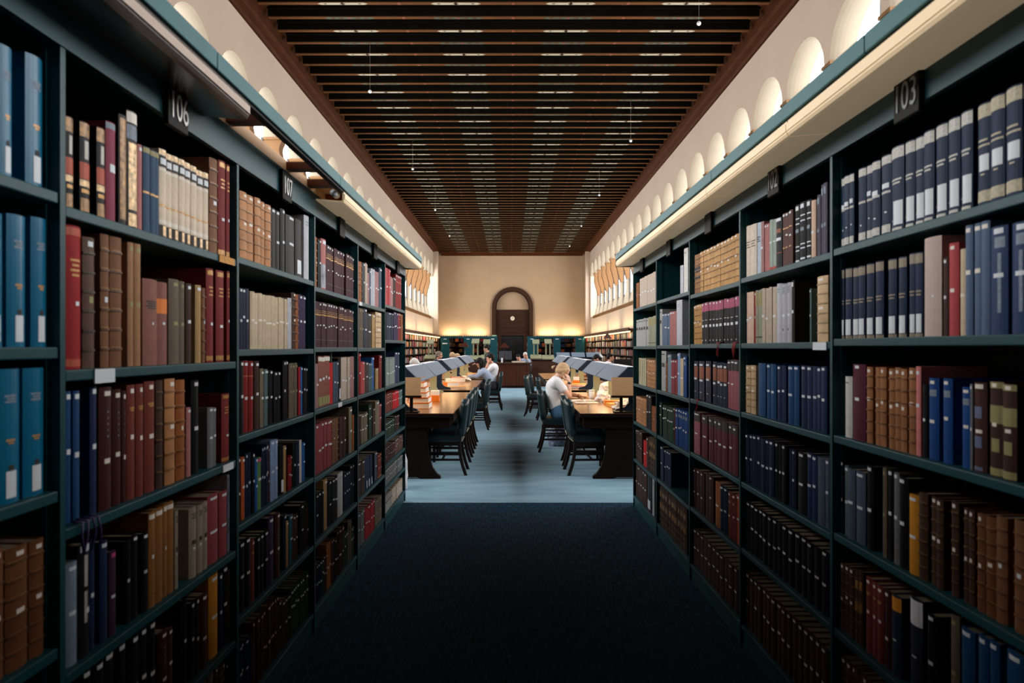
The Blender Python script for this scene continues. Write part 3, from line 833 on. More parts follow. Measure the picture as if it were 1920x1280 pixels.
sty('slatej', (82, 104, 132), 'slate blue journal with cream tags', dots(.955, .55, .34, 'paper'), .45, .06)
sty('bluethick', (36, 60, 100), 'broad blue book with white tags', [(.93, .98, .1, .62, WHT, .0006), (.53, .57, .1, .62, WHT, .0006), (.80, .90, .1, .6, 'print_faint', .0004), (.20, .75, .25, .42, 'print_faint', .0004)], .45, .06)
sty('dkplum', (84, 28, 50), 'dark plum book with white tags', dots(.965, .52, .2), .45)
sty('pinkthin', (216, 132, 130), 'thin pink book with white tags', dots(.93, .55, .35))
sty('bluecloth', (16, 68, 132), 'bright blue cloth book with cream tags', dots(.95, .50, .24, 'paper') + [(.78, .86, .15, .8, 'print_faint', .0004)], .45)
sty('ovals', (66, 38, 32), 'dark brown book with blue oval panels', [(.93, .98, .2, .8, 'paper', .0006), (.6, .73, .25, .9, 'oval_blue', .0006), (.46, .5, .25, .7, 'paper', .0007), (.27, .40, .25, .85, 'oval_blue', .0006), (.02, .06, .2, .9, 'oval_blue', .0006)])
sty('ovalk', (62, 38, 34), 'dark brown volume with khaki panels', [(.93, .995, 0, 1, KHA, .0006), (.94, .98, .3, .65, 'paper', .0008), (.56, .75, 0, 1, KHA, .0006), (.50, .54, .3, .65, 'paper', .0008), (.26, .40, .2, .75, KHA, .0006), (.01, .09, 0, 1, KHA, .0006)])
sty('cream2', (214, 200, 184), 'cream jacketed book with dark lettering', lines(.68, 'ink', 3, .05, .38))
sty('paleblue', (186, 200, 214), 'pale blue white book with dark lettering', lines(.72, 'ink', 3, .04, .35))
sty('palegreen', (160, 174, 164), 'pale green book with red foot', [(.55, .58, .2, .8, WHT, .0006), (.02, .07, 0, 1, 'red_cloth', .0006)])
sty('blackwb', (44, 42, 44), 'black book with white and bronze bands', [(.93, .99, .1, .9, WHT, .0006), (.70, .78, .1, .9, 'orange_patch', .0006), (.52, .58, .1, .9, WHT, .0006), (.3, .31, 0, 1, 'red_patch', .0006)])
sty('brownplum', (96, 68, 64), 'brown plum book with gilt lines', [(.94, .98, .2, .8, WHT, .0006), (.70, .72, .1, .9, GLD, .0006), (.55, .58, .2, .9, WHT, .0006), (.34, .36, .2, .8, GLD, .0006)])
sty('blackjk', (34, 33, 38), 'black jacketed book with white lettering', [(.90, .97, .2, .8, WHT, .0006), (.70, .72, .1, .9, WHT, .0006), (.64, .66, .1, .9, WHT, .0006), (.52, .58, .2, .8, 'paleblue_', .0006)] if False else [(.90, .97, .2, .8, WHT, .0006), (.75, .77, .1, .9, WHT, .0006), (.66, .68, .1, .9, WHT, .0006), (.52, .58, .2, .8, 'print_faint', .0006), (.27, .29, .1, .9, WHT, .0006), (.2, .22, .1, .9, WHT, .0006), (.02, .05, .1, .9, WHT, .0006)])
sty('purplegrey', (84, 78, 94), 'purple grey book', [(.85, .95, .2, .8, 'print_faint', .0006), (.4, .45, .2, .8, 'print_faint', .0006)])
sty('peach', (214, 182, 160), 'peach coloured book', dots(.97, .47, .3)[1:])
sty('lilac', (184, 182, 190), 'pale lilac grey thick volume', lines(.93, 'print_faint', 4, .03, .3) + [(.46, .5, .2, .8, WHT, .0006), (.2, .24, .4, .6, 'ink', .0006)])
sty('blackyel', (44, 38, 20), 'black book with speckled gilt edge', [(.9, .97, .2, .9, WHT, .0007), (.45, .5, .2, .9, WHT, .0007), (.05, .85, .7, .9, 'ornate_dim', .0006)])
sty('magtop', (22, 21, 26), 'black volume with magenta top panel', [(.78, .985, 0, 1, 'magenta_patch', .0006), (.93, .97, .3, .6, WHT, .0008), (.40, .46, .2, .8, WHT, .0006), (.56, .58, .2, .8, SIL, .0006), (.07, .10, .35, .65, SIL, .0006)], .4)
sty('orband', (34, 40, 62), 'navy volume with orange brown panel', [(.88, .93, .2, .8, WHT, .0006), (.56, .86, .05, .95, 'orange_patch', .0006), (.50, .55, .2, .8, WHT, .0006), (.2, .22, .3, .7, SIL, .0005)], .42)
sty('blktoppink', (156, 92, 100), 'dusty pink volume with black top', [(.78, 1, 0, 1, 'ink', .0006), (.93, .96, .2, .8, WHT, .0008), (.5, .53, .3, .7, WHT, .0006)])
sty('blktopmar', (94, 38, 52), 'maroon volume with black top', [(.80, 1, 0, 1, 'ink', .0006), (.90, .94, .3, .7, WHT, .0008), (.46, .5, .2, .6, WHT, .0006)])
sty('yeltop', (36, 44, 66), 'navy book with yellow top', [(.82, .99, 0, 1, 'amber', .0006), (.45, .47, .3, .7, WHT, .0006)])
sty('whttop', (34, 40, 52), 'dark book with large white top label', [(.72, .985, 0, 1, WHT, .0006), (.4, .42, .3, .7, WHT, .0006)])
sty('greygreen', (150, 152, 132), 'grey green paperback volume', [(.70, .95, 0, 1, 'khaki_print', .0005), (.1, .12, 0, 1, 'ink', .0005)])
sty('beigegreen', (186, 180, 152), 'beige and green striped book', [(.25, .95, .4, .6, 'dkgreen_', .0005)] if False else [(.25, .95, .42, .58, 'khaki_print', .0005)])

# rows: bay, shelf index, [(x0, x1, count, style, y_top)]  measured on the spine line
B = {}
B['L0', 0] = [(0, 24, 1, 'binder', 88), (52, 84, 1, 'binder', 107)]
B['L0', 1] = [(-28, 8, 1, 'binder', 398), (17, 52, 1, 'binder', 404), (59, 92, 1, 'binder', 410)]
B['L0', 2] = [(-8, 37, 1, 'binder', 692), (43, 82, 1, 'binder', 690)]
B['L0', 3] = [(-36, 7, 1, 'dktan', 1032), (10, 52, 1, 'dktan', 1025), (54, 82, 1, 'dktan', 1012)]
B['L1', 0] = [(126, 140, 1, 'blkband', 220), (153, 171, 1, 'blkband', 231), (185, 200, 1, 'blkband', 241), (201, 219, 1, 'rose', 231), (225, 239, 1, 'ornate2', 217),
 (240, 259, 1, 'ornate', 211), (260, 269, 1, 'pink', 272), (269, 282, 1, 'slate', 277), (282, 291, 1, 'slate', 283), (291, 300, 1, 'slate', 286), (300, 390, 8, 'creamset', 302),
 (394, 409, 1, 'brown', 299), (410, 423, 1, 'maroon', 300), (424, 436, 1, 'maroon', 307)]
B['L1', 1] = [(127, 154.5, 1, 'redtall', 412), (155.5, 178, 1, 'dkleather', 446), (190, 206, 1, 'brown', 430), (207, 229, 1, 'brown', 441), (242, 253, 1, 'ltbrown', 455), (253, 265, 1, 'ltbrown', 458),
 (267, 294, 1, 'mauve', 524), (294.5, 314, 1, 'mauvelab', 530), (316, 335, 1, 'greybrown', 524), (335.5, 347, 1, 'greybrown', 528), (348, 358, 1, 'dkbrown', 532),
 (369, 379.5, 1, 'tanplain', 535), (380, 386, 1, 'brown', 540), (386.5, 399.5, 1, 'maroon', 504), (407.5, 422, 1, 'maroon', 508), (425, 438, 1, 'maroon', 510)]
B['L1', 2] = [(126, 149, 2, 'bluej', 730), (169, 181.5, 1, 'navyj', 724), (186, 210, 1, 'dkmaroon', 726), (213, 229, 1, 'dkmaroon', 730), (230, 238, 1, 'dkmaroon', 733),
 (241, 270, 2, 'redbrown', 719), (273, 292, 1, 'redbrown', 715), (293, 306, 1, 'bkleather', 713), (310, 329, 1, 'tan', 710), (331.6, 348.6, 1, 'orangeleather', 712),
 (350, 358, 1, 'pink', 764), (360.6, 374, 1, 'black', 713), (390, 400, 1, 'grey', 764), (400.5, 406.7, 1, 'grey', 764), (416, 440, 1, 'maroon', 737)]
B['L1', 3] = [(123, 144, 1, 'ltblue', 1055), (146, 167, 1, 'blackw', 1019), (168, 177, 1, 'navyj', 1013), (188, 202, 1, 'navyj', 1014), (205, 218, 1, 'purpletag', 1033),
 (238, 247.5, 1, 'black', 1013), (248, 261.5, 1, 'black', 1003), (266, 278, 1, 'black', 999), (279, 291, 1, 'mustard', 960), (291.3, 307, 1, 'mustard', 953), (307.3, 315, 1, 'mustard', 946),
 (315.3, 328, 1, 'mustard', 941), (329, 335, 1, 'creambk', 958), (355, 369, 1, 'creambk', 952), (369.5, 388, 2, 'creambk', 942), (390, 410, 1, 'redcloth', 927), (410.5, 425, 1, 'redcloth', 921), (426, 436, 1, 'marbled', 889)]
B['L1', 4] = [(150, 238, 4, 'black', 1215), (241, 294, 3, 'black', 1176), (296, 313, 1, 'dkmaroon', 1183), (315, 325, 1, 'dkbrown', 1177), (344, 353, 1, 'black', 1124), (356, 373, 2, 'black', 1124),
 (375, 388, 1, 'dkmaroon', 1113), (393, 410, 1, 'orangebk', 1077), (411, 417, 1, 'navy', 1075), (418, 428, 1, 'black', 1061), (429, 437, 1, 'greybrown', 1065)]
B['L2', 0] = [(449.5, 476, 2, 'tan', 363), (477.6, 508, 3, 'tan', 378), (508.6, 525, 2, 'black', 393), (527, 535, 1, 'black', 393), (535.5, 552, 1, 'black', 406), (553.6, 565, 1, 'blacklab', 413), (570.5, 582, 1, 'greybox', 406), (583, 589.5, 1, 'tanplain', 432)]
B['L2', 1] = [(448, 468, 3, 'navy', 540), (469, 539, 11, 'creamthin', 553), (540, 547, 1, 'greybox', 559), (548, 555, 1, 'bkleather', 549), (555.5, 560.6, 1, 'orangeleather', 552), (561, 574, 2, 'purple', 553)]
B['L2', 2] = [(448, 456, 1, 'black', 677), (457, 474.6, 2, 'dkred', 675), (477, 485, 1, 'dkbrown', 677), (488, 494.5, 1, 'greytan', 691), (497, 504, 1, 'greyteal', 692), (505, 512, 1, 'black', 694),
 (514.5, 526, 2, 'black', 696), (530, 539.7, 2, 'black', 676), (542, 557, 3, 'greybrown', 680), (561, 565, 1, 'crimson', 688), (565.3, 568.3, 1, 'blue', 688), (568.6, 576, 2, 'black', 688)]
B['L2', 3] = [(448, 453, 1, 'dkmaroon', 857), (453.8, 460, 1, 'orangered', 857), (461, 470.6, 2, 'navy', 849), (473, 478, 1, 'black', 849), (478.3, 483, 1, 'blue', 859), (483.2, 491, 1, 'green', 858),
 (492, 504, 4, 'navy', 835), (504.5, 507.5, 1, 'dkmaroon', 838), (508, 514.6, 1, 'skyblue', 826), (515, 522, 1, 'skyblue', 824), (526, 533, 1, 'blacklab', 833), (533.3, 538, 1, 'tanplain', 836), (539.7, 548, 2, 'dkred', 855), (549, 554, 1, 'black', 830), (555.6, 562, 1, 'navy', 828), (563, 567, 1, 'whitebk', 825), (567.6, 573, 1, 'blue', 830), (581, 585, 1, 'whitebk', 804)]
B['L2', 4] = [(449, 469, 2, 'black', 1010), (470, 478, 1, 'redbrown', 1012), (480, 502, 3, 'black', 1000), (503.7, 513, 1, 'purple', 969), (515.7, 525, 1, 'dkmaroon', 961), (531.6, 537, 1, 'navy', 965), (538, 542, 1, 'tanplain', 977),
 (543.6, 549.4, 1, 'teal', 965), (550, 559.5, 2, 'dkbrown', 964), (562, 575, 2, 'black', 942), (576, 583.4, 1, 'dkmaroon', 943)]
B['L3', 0] = [(591, 595, 1, 'orangeleather', 445), (596, 601, 1, 'black', 450), (602, 611, 1, 'pinkblack', 449), (611.6, 625, 3, 'plum', 462), (626.4, 645.4, 4, 'plum', 470), (649.6, 668.6, 4, 'plum', 481)]
B['L3', 1] = [(592, 633, 8, 'plum', 568), (634.4, 644, 2, 'plum', 575), (645, 662, 4, 'plum', 580)]
B['L3', 2] = [(592, 597, 1, 'pinkgrey', 682), (597.6, 618.5, 4, 'brownset', 667), (618.7, 625.5, 1, 'red', 680), (625.8, 634, 2, 'greynavy', 678), (635, 639, 1, 'blacklab', 672), (640, 656, 3, 'beige', 669), (656.3, 669, 3, 'pinkgrey', 667)]
B['L3', 3] = [(590.5, 623, 6, 'redcloth', 790), (623.5, 635, 2, 'brown', 783), (637, 648, 2, 'dkmaroon', 780), (654, 659.7, 1, 'greytan', 763), (661, 666.7, 1, 'orangebrown', 777), (667, 670.5, 1, 'dkbrown', 778)]
B['L3', 4] = [(591.7, 607, 3, 'black', 922), (608, 614.7, 1, 'tanplain', 899), (616, 632.7, 3, 'black', 897), (633.4, 643, 1, 'greybox', 886), (645.6, 656, 3, 'navy', 885), (657, 668, 2, 'black', 869)]
B['L4', 0] = [(671.7, 678, 2, 'orangeleather', 490), (679, 684.4, 1, 'black', 494), (684.6, 689.7, 2, 'beige', 494), (690, 692.4, 1, 'pinkgrey', 512), (692.8, 696.4, 1, 'greynavy', 507), (696.6, 702.5, 2, 'greybox', 504), (702.7, 709.7, 2, 'pinkgrey', 509), (710.8, 715.4, 1, 'greynavy', 503)]
B['L4', 1] = [(672.8, 681, 2, 'greybrown', 569), (681.6, 687.6, 1, 'navy', 570), (688.6, 697, 1, 'black', 588), (697.5, 703, 1, 'tanplain', 590), (704, 715, 1, 'paletan', 583)]
B['L4', 2] = [(673.7, 676.5, 1, 'crimson', 661), (676.7, 683.6, 1, 'redpink', 678), (684, 691, 1, 'dkbrown', 679), (692, 697, 2, 'greyteal', 680), (697.6, 702, 1, 'blue', 670), (704, 710, 2, 'tanplain', 690), (711, 716, 1, 'dkred', 666)]
B['L4', 3] = [(671, 677, 2, 'dkbrown', 775), (678, 690, 3, 'greytan', 774), (692, 698, 2, 'dkgreen', 758), (699, 703, 1, 'dkbrown', 765), (704, 711, 1, 'greytan', 751), (711.3, 716, 1, 'redcloth', 757), (717, 720.6, 1, 'redcloth', 756)]
B['L4', 4] = [(671, 684, 2, 'dkbrown', 864), (685.4, 697.6, 3, 'bluelab', 855), (703, 707.5, 1, 'greynavy', 847), (707.7, 715, 2, 'maroon', 850), (716, 718.7, 1, 'whitebk', 838)]
B['L4', 5] = [(672, 684, 3, 'grey', 959), (684.6, 702, 4, 'crimson', 944), (703.4, 717.4, 2, 'greybrown', 931)]
B['L5', 0] = [(723.4, 731.8, 2, 'redpink', 503), (732, 737, 2, 'pinkgrey', 520), (737.3, 741.8, 2, 'dkbrown', 520), (742, 753, 4, 'dkred', 516)]
B['L5', 1] = [(724.5, 737, 4, 'navy', 586), (738, 746.6, 3, 'purple', 585), (747, 751, 1, 'dkred', 585), (752, 757.5, 2, 'orangeleather', 585)]
B['L5', 2] = [(723.4, 740.5, 5, 'greengrey', 669), (741, 749, 2, 'navyj', 660)]
B['L5', 3] = [(723, 736, 4, 'redbrown', 737), (736.5, 748, 4, 'red', 733), (748.7, 755.5, 2, 'greyteal', 730)]
B['L5', 4] = [(722.5, 738, 5, 'dkgreen', 789), (739, 743, 1, 'black', 780), (743.5, 748.5, 2, 'dkmaroon', 778)]
B['L5', 5] = [(722, 740, 6, 'dkmaroon', 838), (741, 757, 5, 'brownplum', 825)]
B['L5', 6] = [(723, 757, 11, 'grey', 873)]
B['L5', 7] = [(722, 735, 5, 'whiteset', 925), (736, 757, 6, 'beige', 910)]
B['R0', 0] = [(1925, 1960, 1, 'navyC', 150), (1962, 1996, 1, 'navyC', 140)]
B['R1', 0] = [(1569, 1601, 3, 'navyA', 330), (1608, 1622, 1, 'navyA', 316), (1623, 1634, 1, 'navyA', 310), (1634.5, 1650, 1, 'navyA', 303), (1651, 1669, 1, 'navyA', 292), (1671, 1694, 1, 'navyB', 275), (1695, 1713, 1, 'navyB', 265), (1714, 1731, 1, 'navyB', 257),
 (1731.5, 1751, 1, 'navyB', 246), (1752.5, 1774, 1, 'navyB', 234), (1777.5, 1799, 1, 'navyB', 222), (1799.5, 1821, 1, 'navyB', 209), (1831, 1855, 1, 'navyC', 195), (1856, 1882.5, 1, 'navyC', 180), (1886, 1916, 1, 'navyC', 163), (1918, 1950, 1, 'navyC', 150)]
B['R1', 1] = [(1568, 1580, 1, 'navyD', 506), (1585.6, 1636, 4, 'navyD', 498), (1640, 1655, 1, 'navyD', 490), (1665.6, 1681, 1, 'navyD', 486), (1682.6, 1697.4, 1, 'navyD', 482), (1702, 1727, 2, 'navyD', 473), (1731, 1763, 1, 'beigethick', 445),
 (1767, 1776, 1, 'dkbrown', 483), (1778, 1796, 1, 'redpink', 456), (1797, 1808, 1, 'creamthin', 467), (1809, 1823, 1, 'slatej', 423), (1824, 1839, 1, 'slatej', 419), (1840, 1856, 1, 'slatej', 415), (1857, 1890, 1, 'bluethick', 425), (1897, 1930, 1, 'bluethick', 417)]
B['R1', 2] = [(1566, 1575, 1, 'bluecloth', 674), (1584.6, 1597.7, 1, 'whitebk', 706), (1599, 1623, 1, 'dkplum', 683), (1624, 1635, 1, 'midtan', 688), (1639, 1660.5, 2, 'midtan', 688), (1666, 1699, 3, 'midtan', 689), (1704, 1716, 1, 'midtan', 690),
 (1717, 1726, 1, 'pinkthin', 687), (1728, 1737, 1, 'black', 721), (1739, 1757.8, 1, 'bluecloth', 709), (1765.5, 1783, 1, 'bluecloth', 710), (1800.5, 1818, 1, 'bluecloth', 726), (1818.5, 1823, 1, 'grey', 720), (1823.5, 1847.5, 1, 'ovals', 717), (1853, 1906, 2, 'ovalk', 716)]
B['R1', 3] = [(1570, 1574.5, 1, 'dkred', 874), (1575, 1580, 1, 'black', 864), (1582, 1589, 1, 'greyteal', 873), (1589.5, 1603.6, 1, 'greynavy', 879), (1604, 1621, 1, 'greynavy', 884), (1625.5, 1637.5, 1, 'black', 873), (1655, 1662.7, 1, 'greybrown', 877),
 (1663, 1673.6, 1, 'black', 880), (1674.7, 1684.6, 1, 'grey', 886), (1685, 1702, 1, 'black', 895), (1704, 1722, 1, 'orangebk', 928), (1723, 1740, 1, 'bkleather', 924), (1743.6, 1769, 2, 'bkleather', 933), (1781, 1795, 1, 'bkleather', 941),
 (1805, 1824.6, 2, 'bkleather', 952), (1831, 1866, 2, 'dktan', 965), (1867, 1888, 1, 'brown', 969), (1898, 1925, 1, 'brown', 977)]
B['R1', 4] = [(1575, 1600, 3, 'bkleather', 1060), (1602, 1618, 2, 'dkset', 1068), (1622, 1657, 3, 'redbrown', 1090), (1657.5, 1671, 1, 'dkmaroon', 1107), (1672.5, 1690, 1, 'yeltop', 1117), (1707, 1730, 1, 'whttop', 1122), (1738, 1755, 1, 'black', 1152),
 (1780, 1796, 1, 'greybrown', 1155), (1800, 1825, 1, 'bluej', 1180), (1832, 1870, 2, 'bluej', 1195), (1888, 1925, 1, 'bluej', 1225)]
B['R2', 0] = [(1395, 1407, 1, 'cream2', 425), (1408, 1418.5, 1, 'cream2', 421), (1418.8, 1426.4, 1, 'paleblue', 418), (1426.6, 1432, 1, 'pinkgrey', 416), (1432.5, 1442.6, 2, 'pink', 419), (1443, 1455, 2, 'palegreen', 411), (1455.3, 1466.2, 1, 'blackwb', 409),
 (1466.5, 1486, 3, 'brownplum', 397), (1489.6, 1509, 2, 'blackjk', 380), (1512, 1521, 1, 'blackjk', 375), (1521.5, 1529.5, 1, 'peach', 376), (1531.6, 1538, 1, 'purplegrey', 366), (1538.3, 1550, 2, 'purplegrey', 343)]
B['R2', 1] = [(1390, 1397.5, 1, 'peach', 547), (1398, 1412.8, 2, 'peach', 547), (1413, 1415.3, 1, 'crimson', 547), (1415.6, 1428.5, 3, 'greygreen', 543), (1428.8, 1445.7, 3, 'beige', 539), (1447, 1456.7, 1, 'beige', 538), (1457, 1466, 1, 'greybox', 532),
 (1467, 1484, 2, 'lilac', 530), (1484.4, 1489.6, 1, 'blackyel', 526), (1517, 1520, 1, 'greyteal', 541), (1530, 1550, 1, 'paletan', 518)]
B['R2', 2] = [(1388.5, 1396.5, 1, 'paletan', 685), (1398, 1406.6, 1, 'paletan', 685), (1408, 1416.7, 1, 'paletan', 685), (1421, 1434.5, 1, 'bluej', 681), (1437, 1454, 2, 'bluej', 682), (1458.4, 1473, 2, 'navyj', 684), (1477.8, 1497, 2, 'bluej', 684), (1502, 1521, 2, 'navyj', 685), (1522, 1550.6, 3, 'navyj', 686)]
B['R2', 3] = [(1396, 1410.6, 2, 'navy', 813), (1412, 1450, 5, 'navy', 820), (1453, 1474, 3, 'black', 831), (1478, 1491.6, 2, 'navy', 841), (1495.6, 1512, 1, 'black', 849), (1513.6, 1533, 2, 'navyj', 851), (1533.6, 1546, 1, 'greynavy', 858), (1547, 1554, 1, 'greynavy', 860)]
B['R2', 4] = [(1391, 1553, 15, 'black', 985)]
B['R2', 5] = [(1390, 1553, 16, 'dkbrown', 1140)]
B['R3', 0] = [(1293, 1300, 1, 'tandark', 480), (1301, 1312, 2, 'tandark', 477), (1312.8, 1385, 11, 'tanset', 455)]
B['R3', 1] = [(1297, 1315, 4, 'tanset', 572), (1315.5, 1328, 2, 'magtop', 567), (1329, 1341, 2, 'magtop', 564), (1342, 1356.3, 2, 'magtop', 562), (1357, 1385.4, 4, 'magtop', 557)]
B['R3', 2] = [(1294, 1301, 1, 'magtop', 677), (1301.5, 1309, 1, 'orband', 677), (1311, 1320.6, 1, 'orband', 677), (1323.5, 1333, 1, 'orband', 677), (1336, 1343, 1, 'orband', 678), (1343.3, 1363.4, 3, 'orband', 679), (1364, 1385, 3, 'blktoppink', 674)]
B['R3', 3] = [(1301, 1312, 1, 'blktoppink', 772), (1315.6, 1326, 1, 'blktopmar', 778), (1328.5, 1383, 6, 'blktopmar', 789)]
B['R3', 4] = [(1293, 1305, 1, 'dkmaroon', 876), (1306.6, 1320.6, 2, 'dkmaroon', 882), (1322, 1337.5, 2, 'dkbrown', 889), (1340, 1349, 1, 'orangebrown', 904), (1350, 1364, 2, 'navy', 911), (1365.7, 1379.5, 2, 'redbrown', 924), (1380, 1387, 1, 'orangered', 928)]
B['R3', 5] = [(1294, 1384, 11, 'dkbrown', 1025)]
B['R4', 0] = [(1275, 1280.7, 1, 'greybox', 498), (1281, 1288.5, 1, 'whitebk', 466)]
B['R4', 1] = [(1232.8, 1236.4, 1, 'crimson', 587), (1236.8, 1241.8, 1, 'whiteset', 580), (1242, 1255, 3, 'slatej', 587), (1255.3, 1267.6, 4, 'pink', 583), (1268, 1278.5, 1, 'greybox', 563)]
B['R4', 2] = [(1239, 1247.5, 1, 'whiteset', 658), (1247.8, 1251.5, 1, 'brown', 680), (1252, 1258.6, 2, 'ltblue', 664), (1258.8, 1269.5, 3, 'redcloth', 674), (1270, 1274.8, 1, 'skyblue', 662), (1275, 1280.4, 1, 'creamthin', 672), (1281, 1286.6, 1, 'bluecloth', 668)]
B['R4', 3] = [(1233.4, 1240.5, 1, 'dkgreen', 754), (1242.4, 1262, 5, 'dkgreen', 761), (1262.3, 1266, 1, 'dkmaroon', 764), (1266.6, 1289.7, 5, 'bluecloth', 768)]
B['R4', 4] = [(1237.7, 1243, 1, 'navyj', 837), (1245, 1257, 3, 'navyj', 845)]
B['R4', 5] = [(1235, 1288, 9, 'dkset', 930)]
B['R5', 0] = [(1189.5, 1198, 3, 'orangeleather', 531), (1198.3, 1229, 6, 'beige', 516)]
B['R5', 1] = [(1189, 1215.4, 5, 'whiteset', 598), (1215.8, 1229, 3, 'greygreen', 593)]
B['R5', 2] = [(1197, 1211.6, 4, 'beigegreen', 671), (1212, 1229, 4, 'tan', 674)]
B['R5', 3] = [(1190, 1211, 4, 'tan', 744), (1211.5, 1220.5, 2, 'black', 740), (1221, 1229, 2, 'orangeleather', 761)]
B['R5', 4] = [(1189, 1204, 4, 'bkleather', 806), (1206, 1211.8, 1, 'red', 826), (1212, 1216, 1, 'dkbrown', 820), (1217, 1229, 3, 'dkset', 820)]
B['R5', 5] = [(1192, 1213, 5, 'dkbrown', 879), (1214, 1221.5, 1, 'blacklab', 885), (1222.7, 1226.4, 1, 'greybox', 892)]

SPECS = []
def xs_of(bay): return (XSL if bay[0] == 'L' else XSR) + SET
def ypos(bay, px): return xs_of(bay) * 1280.0 / abs(px - 958.0)
def shelf_z(bay, r):
    zs = BAYS[bay][3]
    return zs[r] if r < len(zs) else -1.385
for (bay, r), items in B.items():
    X_ = xs_of(bay); z = shelf_z(bay, r)
    for (x0, x1, n, st_, yt) in items:
        xc = (x0 + x1) / 2
        h = (651 - yt) * X_ / abs(xc - 958) - z
        top = (BAYS[bay][3][r - 1] - .03 - z) if r else .68 - z
        h = max(.13, min(h, top - .006))
        ya, yb = sorted((ypos(bay, x0), ypos(bay, x1)))
        y0b, y1b = BAYS[bay][1] + .019, BAYS[bay][2] - .019
        ya = max(ya, y0b); yb = min(yb, y1b)
        if yb - ya < .004: continue
        rnd = random.Random(hash((x0 * 7 + yt)) & 0xffff)
        ws = [1 + (rnd.uniform(-.12, .12) if n > 1 else 0) for _ in range(n)]
        tot = sum(ws); y = ya
        for i in range(n):
            w = (yb - ya) * ws[i] / tot
            jitter = rnd.uniform(-.005, .0) if n > 1 else 0
            SPECS.append(dict(bay=bay, r=r, y0=y, y1=y + w - .0006, z=z, h=h + jitter, st=st_, dx=rnd.uniform(0, .006), dep=rnd.uniform(.17, .21) if h < .28 else .22))
            y += w
# rows the photo keeps in deep shade and the part of the near bays beside the frame
def fill(bay, r, ya, yb, styles, hmin, hmax, seed=1):
    rnd = random.Random(seed * 31 + r)
    y = ya; z = shelf_z(bay, r); st_ = None
    while y < yb - .02:
        if st_ is None or rnd.random() < .4: st_ = rnd.choice(styles); h = rnd.uniform(hmin, hmax)
        w = rnd.uniform(.018, .045)
        SPECS.append(dict(bay=bay, r=r, y0=y, y1=min(y + w - .0006, yb), z=z, h=h, st=st_, dx=rnd.uniform(0, .006), dep=.2))
        y += w
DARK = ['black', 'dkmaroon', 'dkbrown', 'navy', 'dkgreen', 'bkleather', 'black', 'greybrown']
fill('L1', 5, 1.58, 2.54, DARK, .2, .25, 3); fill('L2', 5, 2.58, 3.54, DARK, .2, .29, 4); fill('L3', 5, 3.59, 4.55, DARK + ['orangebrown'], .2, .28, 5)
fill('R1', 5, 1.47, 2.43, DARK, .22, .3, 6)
for r in range(6):
    fill('L0', r, .6, 1.36 if r < 4 else 1.54, ['binder', 'bluej', 'navyj', 'tan', 'grey'], .22, .27, 7)
    fill('R0', r, .5, 1.42, ['navyD', 'bluej', 'tan', 'black', 'brown'], .2, .27, 8)

def spec_box(sp):
    s = -1 if sp['bay'][0] == 'L' else 1
    X_ = xs_of(sp['bay'])
    xa, xb = sorted((958 + s * X_ * 1280 / sp['y0'], 958 + s * X_ * 1280 / sp['y1']))
    ym = (sp['y0'] + sp['y1']) / 2
    yt = 651 - (sp['z'] + sp['h']) * 1280 / ym; yb = 651 - sp['z'] * 1280 / ym
    return xa, xb, yt, yb
for i, sp in enumerate(SPECS):
    xa, xb, yt, yb = spec_box(sp)
    w = max(0, min(xb, 1920) - max(xa, 0)); h = max(0, min(yb, 1280) - max(yt, 0))
    sp['area'] = w * h; sp['xa'] = xa; sp['seen'] = w * h > 4
order = sorted(range(len(SPECS)), key=lambda i: -SPECS[i]['area'])
N_SINGLE = 285
single = set(i for i in order[:N_SINGLE] if SPECS[i]['seen'])

